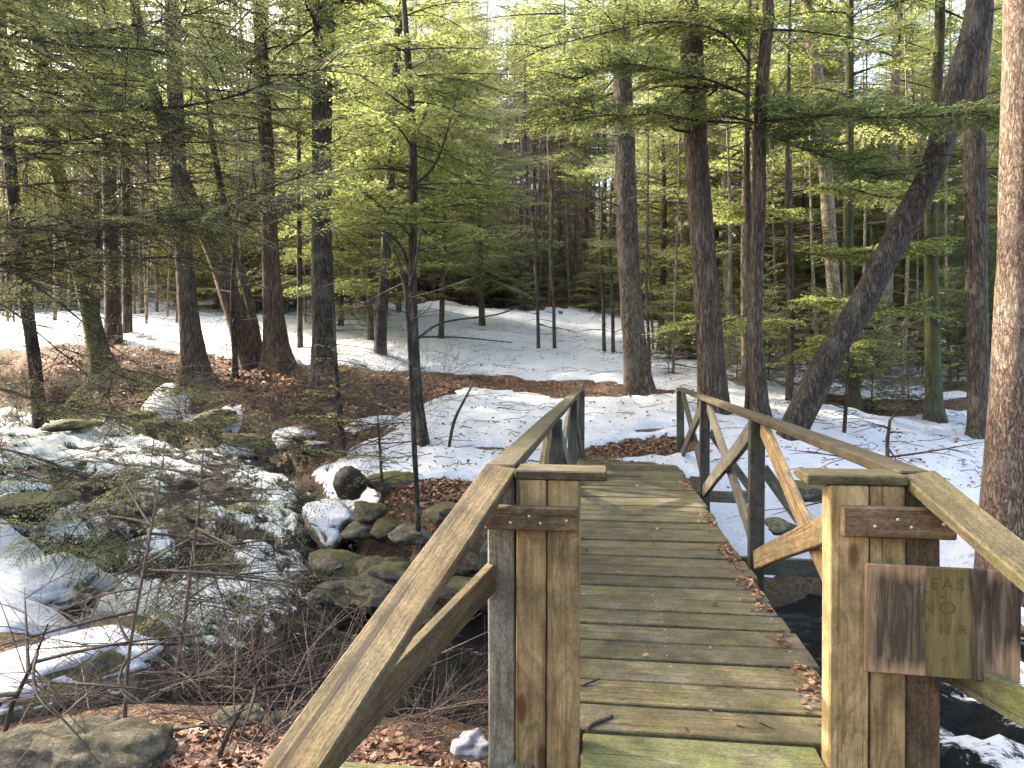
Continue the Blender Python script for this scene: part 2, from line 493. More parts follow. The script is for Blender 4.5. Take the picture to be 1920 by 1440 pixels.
def stream_info(xy):
    d = np.full(len(xy), 1e9); wz = np.zeros(len(xy)); hw = np.ones(len(xy))
    for i in range(len(SL) - 1):
        a, b = SL[i], SL[i + 1]
        ab = b[:2] - a[:2]
        t = np.clip(((xy - a[:2]) @ ab) / (ab @ ab), 0, 1)
        q = a[None, :] + t[:, None] * (b - a)[None, :]
        dd = np.hypot(xy[:, 0] - q[:, 0], xy[:, 1] - q[:, 1])
        m = dd < d
        d[m] = dd[m]; wz[m] = q[m, 3]; hw[m] = q[m, 2]
    return d, wz, hw


def terrain(X, Y):
    X = np.atleast_1d(np.asarray(X, float)); Y = np.atleast_1d(np.asarray(Y, float))
    xy = np.stack([X, Y], 1)
    z = np.zeros(len(X))
    for s in range(0, len(X), 20000):
        q = xy[s:s + 20000]
        z[s:s + 20000] = _tps(((q[:, None, :] - cp[None, :, :2]) ** 2).sum(-1)) @ _w[:_n] + _w[_n] + q @ _w[_n + 1:]
    p3 = np.stack([X, Y, np.zeros_like(X)], 1)
    far = np.clip(np.hypot(X, Y) / 25, 0.15, 3)
    z = z + 0.10 * fbm(p3 * 0.55, 3) * np.clip(far, 0.3, 1) + 0.05 * fbm(p3 * 2.1 + 5, 3) + 0.5 * fbm(p3 * 0.09 + 9, 2) * np.clip((Y - 30) / 40, 0, 1)
    d, wz, hw = stream_info(xy)
    wob = 0.35 * fbm(p3 * 0.8 + 3, 3)
    s = sstep(-0.45, 1.15, d - hw + wob)
    bed = wz - 0.32 + 0.05 * fbm(p3 * 3, 2)
    z = bed * (1 - s) + np.maximum(z, wz + 0.12) * s
    return z, d - hw + wob


def gz(x, y):
    return float(terrain([x], [y])[0][0])


def lines(lo, mid0, mid1, hi, step, grow=1.07):
    c = list(np.arange(mid0, mid1 + 1e-6, step))
    s = step; a = c[0]; left = []
    while a > lo:
        s *= grow; a -= s; left.append(a)
    s = step; a = c[-1]; right = []
    while a < hi:
        s *= grow; a += s; right.append(a)
    return np.array(left[::-1] + c + right)


gx = lines(-85, -9, 8, 85, 0.10, 1.055); gy = lines(-14, 1.5, 15, 140, 0.10, 1.045)
GX, GY = np.meshgrid(gx, gy)
gxf, gyf = GX.ravel(), GY.ravel()
GZ, GD = terrain(gxf, gyf)
nx, ny = len(gx), len(gy)
ii = (np.arange(ny - 1)[:, None] * nx + np.arange(nx - 1)[None, :])
QUADS = np.stack([ii, ii + 1, ii + nx + 1, ii + nx], -1).reshape(-1, 4)
gme = mesh_np('ground', np.stack([gxf, gyf, GZ], 1), QUADS, M['ground'], True)
at = gme.attributes.new('wet', 'FLOAT', 'POINT')
at.data.foreach_set('value', (1 - sstep(-0.1, 0.75, GD)).astype(np.float32))
link('ground', gme, kind='structure')

# ------------------------------------------------------------------ snow sheet: lies on the ground, dips under it where the snow has gone
SB = []   # x, y, rx, ry, angle, weight


def blob(px, py, Y, rx, ry, w, ang=0.0):
    p = P(px, py, Y); SB.append((p.x, p.y, rx, ry, ang, w))


# bare patches
for a in [(850, 690, 18.6, .8, .5), (900, 705, 18.6, 1.1, .45), (980, 720, 18, 1.3, .5), (1060, 730, 17.6, 1.2, .5), (1150, 745, 16.8, 1.0, .5)]:
    blob(*a, -2.6)
blob(1200, 846, 11.3, 1.1, .38, -2.2); blob(1250, 822, 12.1, .5, .2, -1.1); blob(900, 850, 11.9, .55, .3, -2.0)
blob(820, 935, 10.0, .9, .5, -3); blob(1200, 748, 16.8, .9, .6, -2)
blob(590, 725, 16.6, 2.3, 1.2, -3); blob(490, 705, 17.4, 2.1, 1.0, -3); blob(695, 705, 16.8, 1.2, .8, -2.4); blob(760, 700, 17.2, .8, .45, -2.0); blob(640, 640, 21, 2.5, 2, 1.6); blob(830, 760, 14.5, 1.2, 1.0, 1.8)
blob(640, 780, 14.2, 1.9, 1.5, -3); blob(160, 690, 18.5, 2.6, 2.0, -3); blob(40, 690, 19, 2.5, 2.2, -3); blob(300, 690, 18.4, 1.1, 1.2, -2.5); blob(420, 690, 18, .8, 1.0, -2)
blob(1700, 765, 17, 2.6, .8, -1.7); blob(1600, 770, 16, .8, .6, -1.3); blob(1840, 730, 19, 1.5, 1.0, -2)
# lying snow near the camera
blob(30, 1060, 7.4, 1.5, 1.7, 4.0); blob(315, 725, 17.0, .7, 1.1, 3.6); blob(250, 760, 16.4, .9, .6, 3.2); blob(385, 770, 15.9, .9, .5, 2.8); blob(30, 735, 17.5, .7, .3, 3.5); blob(90, 760, 16.8, .8, .25, 3.0); blob(670, 790, 13.9, .7, .35, 2.4)
blob(1600, 880, 9.8, 1.3, 1.0, 2.2); blob(1760, 900, 9.3, 1.6, 1.3, 2.6); blob(1850, 960, 8.6, 1.4, 1.2, 2.6); blob(860, 800, 12.8, .9, 1.0, 2.0); blob(860, 890, 10.8, .7, .6, 1.6)


def snow_mask(X, Y, D):
    base = sstep(9.2, 10.8, Y - 0.10 * X) * 1.15 - 1.0
    base = np.where(Y > 30, base - 1.9 * sstep(33, 43, Y + 0.05 * X), base)
    base = base + np.where(Y > 40, 0.7, 0)
    m = base + 0.55
    for (x, y, rx, ry, an, w) in SB:
        m = m + w * np.exp(-(((X - x) / rx) ** 2 + ((Y - y) / ry) ** 2))
    p3 = np.stack([X, Y, np.zeros_like(X)], 1)
    m = m + 0.42 * fbm(p3 * 0.9 + 2, 4) + 0.20 * fbm(p3 * 5 + 2, 3)
    m = np.clip(m, -1.2, 1.2)
    return np.where(D < 0.7, np.minimum(m, (D - 0.35) * 3), m)


SM = snow_mask(gxf, gyf, GD)
p3 = np.stack([gxf, gyf, 0 * gxf], 1)
near = 1 - sstep(18, 40, gyf)
th = np.where(SM > 0, 0.012 + 0.085 * np.clip(SM, 0, 1.2) ** 0.6, -0.05 + 0.2 * np.clip(SM, -1, 0)) + (0.022 * fbm(p3 * np.array([1.7, 3.4, 1]), 4, .6) + 0.012 * fbm(p3 * 6.5, 2)) * sstep(0, .4, SM)
keep = (th[QUADS] > -0.03).any(1) & (gyf[QUADS[:, 0]] < 70)
used = np.unique(QUADS[keep]); remap = np.zeros(len(gxf), int); remap[used] = np.arange(len(used))
link('snow', mesh_np('snow', np.stack([gxf, gyf, GZ + th], 1)[used], remap[QUADS[keep]], M['snow'], True), kind='structure')

# ------------------------------------------------------------------ stream
S2 = catmull(STREAM, 110)
seg = np.r_[0, np.cumsum(np.hypot(np.diff(S2[:, 0]), np.diff(S2[:, 1])))]
su = np.arange(0, seg[-1], 0.085)
S3 = np.stack([np.interp(su, seg, S2[:, k]) for k in range(5)], 1)
tan = np.gradient(S3[:, :2], axis=0); tan /= np.linalg.norm(tan, axis=1, keepdims=True)
nor = np.stack([-tan[:, 1], tan[:, 0]], 1)
NV = 56
tv = np.linspace(-1, 1, NV)
hw_ = S3[:, 2] + 0.85
WX = S3[:, None, :2] + nor[:, None, :] * (tv[None, :, None] * hw_[:, None, None])
uu = np.repeat(su, NV); vv_ = (tv[None, :] * hw_[:, None]).ravel()
q = np.stack([uu * 0.9, vv_ * 1.7, 0 * uu], 1)
rap = np.repeat(S3[:, 4], NV)
turb = fbm(q * 1.3, 6, 0.68)
ridge = 1 - np.abs(fbm(q * 3.2 + 8, 4, 0.6))
amp = 0.05 + 0.13 * rap
wz_ = np.repeat(S3[:, 3], NV) + amp * (0.8 * turb + 0.55 * (ridge - 0.6))
ii = (np.arange(len(su) - 1)[:, None] * NV + np.arange(NV - 1)[None, :])
wq = np.stack([ii, ii + NV, ii + NV + 1, ii + 1], -1).reshape(-1, 4)
wxy = WX.reshape(-1, 2)
inside = (np.abs(wxy[:, 0]) < 30) & (wxy[:, 1] > -8)
wq = wq[inside[wq].all(1)]
wme = mesh_np('stream', np.column_stack([wxy, wz_]), wq, M['water'], True)
at = wme.attributes.new('rapid', 'FLOAT', 'POINT')
at.data.foreach_set('value', np.clip(rap + 0.30 * (turb) + 0.1 * fbm(q * 0.35 + 4, 2), 0, 1).astype(np.float32))
uvl = wme.uv_layers.new(name='UVMap')
li = np.zeros(len(wme.loops), np.int32); wme.loops.foreach_get('vertex_index', li)
uvl.data.foreach_set('uv', np.stack([uu[li], vv_[li]], 1).astype(np.float32).ravel())
link('stream', wme, kind='structure')

# ------------------------------------------------------------------ foot bridge
TH = math.atan(0.1234)
U0, V0 = 0.30, 6.9
def bl(u, v, z):
    return Vector((u - U0, v - V0, z))
def bworld(u, v, z):
    return Vector((u * math.cos(TH) + v * math.sin(TH), -u * math.sin(TH) + v * math.cos(TH), z))


bridge = thing('footbridge', 'narrow weathered wooden footbridge with plank deck and railings crossing the stream', 'footbridge', bworld(U0, V0, 0), -TH)
_bm_cache = {}


def board_mesh(L, w, t, mat, bev=0.005, warp=0.0, seed=0):
    bm = bmesh.new()
    n = max(1, int(L / 0.25))
    bmesh.ops.create_cube(bm, size=1)
    for v in bm.verts:
        v.co = Vector(((v.co.x + 0.5) * L, v.co.y * w, v.co.z * t))
    bmesh.ops.bevel(bm, geom=list(bm.edges), offset=min(bev, t * .3, w * .3), segments=1, affect='EDGES')
    if warp:
        ed = [e for e in bm.edges if abs((e.verts[0].co - e.verts[1].co).x) > L * .8]
        bmesh.ops.subdivide_edges(bm, edges=ed, cuts=min(n, 4))
        rr = random.Random(seed)
        ph = rr.random() * 6
        for v in bm.verts:
            v.co.z += warp * math.sin(ph + v.co.x * 2.1) ; v.co.y += warp * 1.3 * math.sin(ph * 2 + v.co.x * 3.3)
    me = bpy.data.meshes.new('board')
    bm.to_mesh(me); bm.free()
    me.materials.append(mat)
    return me


def board(name, p0, p1, w, t, up, mat, parent, warp=0.002, label=None, ext=0.0):
    """board from p0 to p1 (centre line), width across, thickness along up"""
    p0, p1 = Vector(p0), Vector(p1)
    x = (p1 - p0).normalized()
    p0 = p0 - x * ext; L = (p1 - p0).length + ext
    up = Vector(up); y = up.cross(x).normalized(); z = x.cross(y)
    me = board_mesh(L, w, t, mat, warp=warp, seed=rnd.random())
    me.name = name
    o = link(name, me, parent, label=label)
    o.matrix_local = Matrix(((x.x, y.x, z.x, p0.x), (x.y, y.y, z.y, p0.y), (x.z, y.z, z.z, p0.z), (0, 0, 0, 1)))
    return o


def nails(parent, pts, r=0.006):
    bm = bmesh.new(); bmesh.ops.create_uvsphere(bm, u_segments=8, v_segments=5, radius=r)
    me = bpy.data.meshes.new('nail'); bm.to_mesh(me); bm.free(); me.materials.append(M['nail'])
    for p in pts:
        o = link('nail', me, parent, p); o.scale = (1, 1, 0.5)


# deck
PITCH = 0.239
board('plank', bl(-0.088, 2.70, -0.022), bl(0.735, 2.70, -0.022), 0.30, 0.045, (0, 0, 1), M['mossy'], bridge, label='mossy green plank at the near end of the deck')
v = 2.872
k = 0
while v < 11.05:
    a, b = -0.40 + rnd.uniform(-.015, .015), 0.935 + rnd.uniform(-.015, .02)
    gap = 0.023 + rnd.random() * 0.009
    zz = -0.022 + rnd.uniform(-.003, .003)
    tilt = rnd.uniform(-.003, .003)
    pl = board('plank', bl(a, v + PITCH / 2 - tilt, zz), bl(b, v + PITCH / 2 + tilt, zz + rnd.uniform(-.004, .004)), PITCH - gap, 0.045, (rnd.uniform(-.0, .0), rnd.uniform(-.008, .008), 1), M['deck'], bridge, warp=0.0025)
    if k < 8:
        nails(pl, [(x_, y_ * .06, 0.0225) for x_ in (0.10, 0.68, 1.26) for y_ in (-1, 1)], 0.004)
    v += PITCH; k += 1
for u in (-0.30, 0.28, 0.84):
    board('stringer', bl(u, 2.6, -0.15), bl(u, 11.3, -0.15), 0.09, 0.20, (0, 0, 1), M['dark'], bridge)
board('sill_beam', bl(-0.95, 2.60, -0.145), bl(-0.40, 2.60, -0.145), 0.20, 0.14, (0, 0, 1), M['mossy'], bridge, label='mossy beam end lying left of the near post')
board('sill_beam', bl(1.02, 2.72, -0.115), bl(1.9, 2.72, -0.115), 0.20, 0.14, (0, 0, 1), M['mossy'], bridge)
board('sill_beam', bl(-0.7, 11.12, -0.08), bl(1.25, 11.12, -0.08), 0.20, 0.11, (0, 0, 1), M['dark'], bridge)

# railings
for side, uc in ((-1, -0.381), (1, 1.045)):
    board('top_rail', bl(uc, 2.765, 0.98), bl(uc, 7.05, 0.985), 0.105, 0.04, (0, 0, 1), M['rail'], bridge)
    board('top_rail', bl(uc, 7.056, 0.984), bl(uc, 11.35, 0.985), 0.105, 0.04, (0, 0, 1), M['rail'], bridge)
    pv = (5.55, 8.40, 11.15)
    for q_ in pv:
        board('post', bl(uc - side * 0.01, q_, -0.28), bl(uc - side * 0.01, q_, 0.958), 0.10, 0.095, (0, 1, 0), M['dark'], bridge)
        board('outrigger', bl(uc - side * 0.12, q_ + .10, -0.075), bl(uc + side * 0.55, q_ + .10, -0.085), 0.045, 0.12, (0, 0, 1), M['grey' if q_ > 6 else 'dark'], bridge)
        if q_ < 11:
            board('outrigger_strut', bl(uc + side * 0.52, q_ + .10, -0.04), bl(uc + side * .055, q_ + .10, 0.62), 0.08, 0.035, (0, 1, 0), M['grey'], bridge)
    vs = (2.80,) + pv
    for j in range(3):
        a, b = vs[j] + 0.05, vs[j + 1] - 0.05
        m1, m2 = (M['pale'], M['pale']) if j == 0 else (M['grey'], M['grey'])
        e = side * 0.024
        board('brace', bl(uc + e, b, 0.92), bl(uc + e, a, -0.03), 0.125, 0.04, (1, 0, 0), m1, bridge, warp=0.004, label='sunlit yellowish brace board' if j == 0 else None)
        board('brace', bl(uc - e * 0.9, b, 0.0), bl(uc - e * 0.9, a, 0.90), 0.13, 0.04, (1, 0, 0), m2, bridge, warp=0.004)

# gate posts at the near end
def gate(us, cap, cross, mats):
    for (u0_, u1_), (m, ztop, vv, nm, lab) in zip(us, mats):
        board('gate_post', bl((u0_ + u1_) / 2, vv + 0.048, -0.55), bl((u0_ + u1_) / 2, vv + 0.048, ztop), u1_ - u0_ - 0.004, 0.095, (0, -1, 0), m, bridge, warp=0.0015, label=lab)
    board('cap_board', bl(cap[0], 2.785, 0.972), bl(cap[1], 2.785, 0.972), 0.175, 0.034, (0, 0, 1), M['rail'], bridge)
    cb = board('cross_board', bl(cross[0], 2.677, cross[2]), bl(cross[1], 2.677, cross[2]), cross[3], 0.042, (0, -1, 0), M['brown'], bridge)
    L = cross[1] - cross[0]
    nails(cb, [(L * f, g, 0.021) for f, g in ((.28, -.012), (.48, .012), (.60, -.012), (.88, 0))])


gate([(-0.424, -0.324), (-0.321, -0.212), (-0.212, -0.094)], (-0.325, 0.0), (-0.424, -0.100, 0.824, 0.082),
     [(M['grey'], 0.955, 2.715, 0, 'grey weathered post under the left rail'), (M['post'], 0.955, 2.70, 0, 'knotty yellow post board'), (M['post'], 0.955, 2.703, 0, None)])
gate([(0.740, 0.871), (0.873, 0.989), (0.991, 1.106)], (0.67, 0.995), (0.775, 1.13, 0.842, 0.10),
     [(M['post'], 0.955, 2.70, 0, None), (M['post'], 0.955, 2.704, 0, None), (M['brown'], 0.955, 2.725, 0, 'darker brown post under the right rail')])

# wing rails that slope down beside the approach
def to_b(p):
    q = p.copy(); q.x, q.y = p.x * math.cos(TH) - p.y * math.sin(TH), p.x * math.sin(TH) + p.y * math.cos(TH)
    return bl(q.x, q.y, q.z)


wa = bl(-0.381, 2.757, 0.98); wb = to_b(P(556, 1440, 1.58)); wb2 = wa + (wb - wa) * 1.35
board('wing_rail', wa, wb2, 0.118, 0.042, (0.12, 0, 1), M['wing'], bridge, label='sloping wing rail left of the gate')
la = bl(-0.41, 2.74, 0.60); lb = to_b(P(585, 1440, 1.66)); lb2 = la + (lb - la) * 1.25
board('wing_brace', la, lb2, 0.10, 0.038, (1, -.2, 0), M['wing'], bridge)
d1 = wb2 - wa; d2 = lb2 - la
rb = bl(1.045, 2.757, 0.98) + Vector((-d1.x, d1.y, d1.z))
board('wing_rail', bl(1.045, 2.757, 0.98), rb, 0.118, 0.042, (-0.12, 0, 1), M['rail'], bridge, label='sloping wing rail right of the gate')
board('wing_brace', bl(1.16, 2.80, 0.33), bl(1.16, 2.80, 0.33) + Vector((-d2.x * 2.4, d2.y, d2.z)), 0.11, 0.04, (1, .2, 0), M['mossy'], bridge)
for s_, pt in ((0, wb2), (1, rb)):
    board('wing_post', Vector((pt.x, pt.y + .08, -0.6)), Vector((pt.x, pt.y + .08, pt.z - 0.0)), 0.09, 0.09, (0, 1, 0), M['wing'], bridge)

# ------------------------------------------------------------------ sign on the right gate post
def mk_sign():
    t = NT('sign_board_wood')
    c = t.coords((1, 1, 1), False)
    g = t.noise(t.n('Mapping', {'Vector': c, 'Scale': (46, 1, 4.5)}).outputs[0], 1.0, 6, 0.68, 0.6)
    x = t.n('SeparateXYZ', {0: c}).outputs[0]
    z = t.n('SeparateXYZ', {0: c}).outputs[2]
    nn = t.math('MULTIPLY', t.math('SUBTRACT', t.noise(t.n('Mapping', {'Vector': c, 'Scale': (30, 1, 3)}).outputs[0], 1.0, 3, 0.6), 0.5), 0.09)
    xx = t.math('ADD', x, nn)
    dark = t.ramp(g, [(0.32, (0.020, 0.014, 0.009)), (0.5, (0.058, 0.041, 0.026)), (0.72, (0.17, 0.125, 0.08))])
    yel = t.ramp(g, [(0.30, (0.055, 0.042, 0.015)), (0.5, (0.115, 0.089, 0.034)), (0.75, (0.175, 0.14, 0.065))])
    tan_ = t.ramp(g, [(0.3, (0.13, 0.075, 0.038)), (0.7, (0.33, 0.225, 0.13))])
    def band(a, b, s=0.006):
        return t.math('MULTIPLY', t.n('MapRange', {'Value': xx, 'From Min': a - s, 'From Max': a + s}).outputs[0],
                      t.n('MapRange', {'Value': xx, 'From Min': b + s, 'From Max': b - s}).outputs[0])
    col = t.mix(band(-0.052, 0.082), dark, yel)
    zz = t.math('ADD', z, t.math('MULTIPLY', nn, 1.4))
    edge = t.n('MapRange', {'Value': t.math('ABSOLUTE', zz), 'From Min': 0.125, 'From Max': 0.165}).outputs[0]
    col = t.mix(t.math('MULTIPLY', edge, t.math('SUBTRACT', 1.0, band(-0.052, 0.13))), col, tan_)
    le = t.n('MapRange', {'Value': xx, 'From Min': -0.195, 'From Max': -0.222}).outputs[0]
    col = t.mix(t.math('MULTIPLY', le, 0.7), col, tan_)
    br = t.math('MULTIPLY', t.n('MapRange', {'Value': xx, 'From Min': 0.150, 'From Max': 0.185}).outputs[0], t.n('MapRange', {'Value': zz, 'From Min': -0.03, 'From Max': -0.09}).outputs[0])
    col = t.mix(br, col, tan_)
    return t.fin(col, 0.88, g, 0.006, 0.8)


SW, SH = 0.468, 0.358
sc_ = bworld(1.083, 2.668, 0.0)
YS = sc_.y
sz = CH - (1166 - HY) / F * YS
sign = thing('notice_board', 'stained wooden notice board with faded carved words fixed to the right gate post', 'sign', (sc_.x, sc_.y, sz), -TH - R(3.5))
bm = bmesh.new(); bmesh.ops.create_cube(bm, size=1)
for v_ in bm.verts:
    v_.co = Vector((v_.co.x * SW, v_.co.y * 0.020, v_.co.z * SH))
bmesh.ops.bevel(bm, geom=list(bm.edges), offset=0.003, segments=1, affect='EDGES')
me = bpy.data.meshes.new('board'); bm.to_mesh(me); bm.free(); me.materials.append(mk_sign())
link('board', me, sign, rot=(0, R(0.6), 0))


def letters(txt, x, z, size, sx=1.0):
    cu = bpy.data.curves.new('txt', 'FONT'); cu.body = txt; cu.size = size; cu.extrude = 0.0008; cu.align_x = 'CENTER'
    cu.space_character = 1.25; cu.resolution_u = 3
    o = bpy.data.objects.new('tmp', cu); COL.objects.link(o)
    dg = bpy.context.evaluated_depsgraph_get()
    me = bpy.data.meshes.new_from_object(o.evaluated_get(dg)); bpy.data.objects.remove(o)
    me.materials.clear(); me.materials.append(M['letter']); me.name = 'lettering'
    link('lettering', me, sign, (x, -0.0102, z), (R(90), 0, 0)).scale = (sx, 1, 1)


letters('EAS', 0.015, 0.108, 0.056)
letters('NO', -0.014, 0.030, 0.058, 1.15)
letters('T H R', 0.008, -0.035, 0.046)
bm = bmesh.new(); bmesh.ops.create_cone(bm, cap_ends=True, segments=8, radius1=0.0045, radius2=0.004, depth=0.004)
me = bpy.data.meshes.new('screw'); bm.to_mesh(me); bm.free(); me.materials.append(M['letter'])
for x_, z_ in ((-0.044, 0.098), (0.002, 0.085), (-0.050, -0.122), (0.002, -0.118)):
    link('screw', me, sign, (x_, -0.011, z_), (R(90), 0, 0))

# ------------------------------------------------------------------ boulders
def rock_mesh(seed, flat=0.75, rough=0.28, sub=4, blocky=0.0):
    bm = bmesh.new(); bmesh.ops.create_icosphere(bm, subdivisions=sub, radius=1)
    co = np.array([v.co[:] for v in bm.verts])
    r_ = np.random.default_rng(seed)
    if blocky:
        for _ in range(15):
            d_ = r_.normal(size=3); d_ /= np.linalg.norm(d_); h = r_.uniform(.5, .8)
            k_ = co @ d_ - h
            co -= np.where(k_ > 0, k_, 0)[:, None] * d_ * blocky
    n_ = co / np.linalg.norm(co, axis=1, keepdims=True)
    co = co + n_ * ((rough * (.45 if blocky else 1)) * fbm(co * 1.1 + seed * 3.7, 3) + 0.06 * fbm(co * 4 + seed, 4, .6))[:, None]
    co[:, 2] *= flat
    for v, c in zip(bm.verts, co):
        v.co = c
    me = bpy.data.meshes.new('boulder'); bm.to_mesh(me); bm.free()
    me.polygons.foreach_set('use_smooth', np.ones(len(me.polygons), bool))
    me.materials.append(M['rock'])
    return me


ROCKS = [rock_mesh(i, rnd.uniform(.62, .9), rnd.uniform(.18, .32), 5 if i < 3 else 4, 0.0 if i < 3 else 0.93) for i in range(8)]


def boulder(px, py, Y, wpx, label, k=0, hs=0.8, ds=1.0, rz=0.0, mossy=0.5, snow=False, sink=0.35, group=None):
    """boulder whose middle shows at (px, py)"""
    p = P(px, py, Y); r = wpx / 2 / F * Y
    o = link('boulder', ROCKS[k], None, p, (rnd.uniform(-.12, .12), rnd.uniform(-.12, .12), rz), label=label, category='boulder', group=group)
    o.scale = (r, r * ds, r * hs)
    o['mossy'] = float(mossy)
    if snow:
        co = np.zeros(len(ROCKS[k].vertices) * 3); ROCKS[k].vertices.foreach_get('co', co); co = co.reshape(-1, 3)
        nn = np.zeros_like(co).ravel(); ROCKS[k].vertices.foreach_get('normal', nn); nn = nn.reshape(-1, 3)
        msk = nn[:, 2] + 0.35 * fbm(co * 2.2 + k, 3) - snow
        off = np.where(msk > 0, 0.02 + 0.07 * np.clip(msk, 0, 1) ** .5, -0.05)
        v2 = co + nn * off[:, None]
        tri = np.array([p_.vertices[:] for p_ in ROCKS[k].polygons])
        tri = tri[(off[tri] > 0).any(1)]
        us = np.unique(tri); rm = np.zeros(len(co), int); rm[us] = np.arange(len(us))
        link('snow_cap', mesh_np('snow_cap', v2[us], rm[tri], M['snow'], True), o)
    return o


GB = 'boulders along the stream'
boulder(155, 1422, 3.0, 285, 'big speckled grey boulder at the bottom left corner', 0, .62, 1.0, .3, .25)
boulder(110, 1300, 4.3, 430, 'broad mossy boulder with a white snow cap above the speckled one', 1, .55, .9, 1.0, .8, snow=0.45)
boulder(20, 1120, 6.6, 260, 'snow covered bank boulder with dark mossy flank at the left edge', 2, .62, 1.2, 2.0, .7, snow=0.25)
boulder(130, 1130, 6.9, 90, 'dark mossy stone at the foot of the snowy left bank', 3, .8, 1, .4, .9)
boulder(210, 1195, 5.6, 190, 'low wet stone behind the snow capped boulder', 4, .4, 1, .1, .6)
boulder(60, 945, 9.6, 190, 'brown stone at the top of the snowy left bank', 5, .35, 1, .8, .4)
boulder(290, 1385, 3.1, 90, 'pale mossy stone beside the leaf pile', 6, .9, 1, .8, .85)
boulder(455, 1345, 3.5, 110, 'pale flat stone behind the leaf pile', 7, .5, 1, 2.1, .3)
boulder(540, 1350, 3.5, 70, 'small pale stone touching the left wing rail', 3, .6, 1, .1, .3)
boulder(620, 985, 9.9, 130, 'slanting mossy boulder holding a slab of snow', 4, .95, 1.3, .5, .6, snow=0.3)
boulder(690, 965, 9.3, 80, 'upright yellow mossy stone under the round dark boulder', 5, 1.1, 1, 1.2, 1.0)
boulder(640, 1065, 8.6, 170, 'large brown stone leaning over the rapids', 6, .62, 1, 2.2, .8)
boulder(760, 1005, 8.6, 110, 'pale grey angular stone beside the thin sapling', 7, .62, 1, .2, .1)
boulder(740, 1075, 8.0, 140, 'flat greenish stone below the pale angular one', 3, .5, 1, 1.4, .7)
boulder(700, 1110, 7.7, 110, 'brown rounded stone at the edge of the dark pool', 1, .8, 1, 3.0, .4)
boulder(835, 965, 8.9, 110, 'yellow brown stone under the orange leaves', 5, .6, 1, 2.7, .9)
boulder(830, 1040, 8.0, 120, 'grey stone half hidden behind the left wing rail', 6, .6, 1, .7, .4)
boulder(880, 1110, 7.6, 130, 'dark stone behind the wing brace', 4, .7, 1, 1.9, .6)
boulder(790, 1160, 7.3, 90, 'low dark stone above the pool left of the gate', 7, .6, 1, 2.9, .5)
boulder(735, 905, 10.4, 110, 'mossy boulder with leaves right of the round dark boulder', 2, .55, 1, 1.1, .95)
boulder(630, 1110, 8.0, 90, 'wet dark stone splashed by the rapids', 0, .7, 1, 1.1, .3)
boulder(470, 828, 14.0, 110, 'mossy flat stone in the far edge of the stream', 3, .4, 1, .6, .9)
boulder(545, 822, 13.6, 100, 'sunlit stone under yellowish snow by the far edge', 4, .55, 1, .2, .2, snow=0.2)
boulder(590, 838, 13.2, 60, 'small snowy stone right of the sunlit one', 5, .6, 1, 1.2, .2, snow=0.2)
boulder(270, 778, 16.4, 60, 'dark mossy stone at the stream head under the snow tongue', 6, .5, 1, .5, .8)
boulder(405, 785, 15.6, 90, 'mossy hump at the upstream edge under the forked trees', 1, .5, 1, .5, 1.0)
boulder(120, 800, 15.5, 120, 'long low stone in the upstream rapids', 7, .35, 1, .3, .7)
boulder(1510, 925, 8.8, 100, 'yellow mossy boulder seen through the right railing', 5, .8, 1, .4, 1.0)
boulder(1460, 985, 8.0, 70, 'dark stone in the pool seen through the right railing', 6, .6, 1, 1.4, .3)
boulder(1400, 935, 9.4, 80, 'grey stone behind the first right railing post', 7, .6, 1, 1.4, .4)
boulder(1340, 905, 10.2, 60, 'small brown stone by the far right railing', 4, .6, 1, .4, .5)
boulder(1860, 1290, 6.0, 130, 'dark stone in the white water below the notice board', 3, .5, 1, .9, .3)
boulder(1800, 1245, 6.6, 120, 'shadowed bank stone behind the right gate post', 0, .6, 1, .2, .3)
boulder(1905, 1160, 6.8, 110, 'bank stone below the big pine at the right edge', 4, .6, 1, .2, .5, snow=0.5)

for row, (y0, Y0, n_, x0, x1) in (('upper', (1000, 9.2, 6, 650, 900)), ('middle', (1070, 8.5, 7, 600, 900)), ('lower', (1140, 7.8, 6, 590, 890))):
    for i in range(n_):
        boulder(x0 + (x1 - x0) * (i + .5) / n_ + rnd.uniform(-12, 12), y0 + rnd.uniform(-22, 22), Y0 + rnd.uniform(-.25, .25), rnd.uniform(70, 120),
                'angular stone in the %s row of the bank by the bridge, %s from left' % (row, ('first', 'second', 'third', 'fourth', 'fifth', 'sixth', 'seventh')[i]),
                rnd.randint(3, 7), rnd.uniform(.55, .95), rnd.uniform(.8, 1.2), rnd.uniform(0, 6), rnd.choice((.1, .3, .8, 1.0)), group=GB)
sc_p = P(885, 1394, 3.02)
sc_o = link('snow_clump', rock_mesh(41, .6, .7, 4), None, sc_p, label='little melting snow clump left of the gate post foot', category='snow clump')
sc_o.data.materials.clear(); sc_o.data.materials.append(M['snow']); sc_o.scale = (.062, .06, .06)
t = NT('dark_rock'); M['dark_stone'] = t.fin(t.ramp(t.noise(t.coords(), 5, 6, 0.7), [(0.35, (0.010, 0.007, 0.005)), (0.65, (0.050, 0.034, 0.024))]), 0.6, t.noise(t.coords(), 9, 5), 0.05)  # very dark brown rock colour for the round boulder
db_ = link('boulder', rock_mesh(52, .95, .16, 4), None, P(655, 905, 10.1), label='round dark boulder above the slab of snow', category='boulder', group=GB)
db_.data.materials.clear(); db_.data.materials.append(M['dark_stone']); db_.scale = (.215, .23, .22)

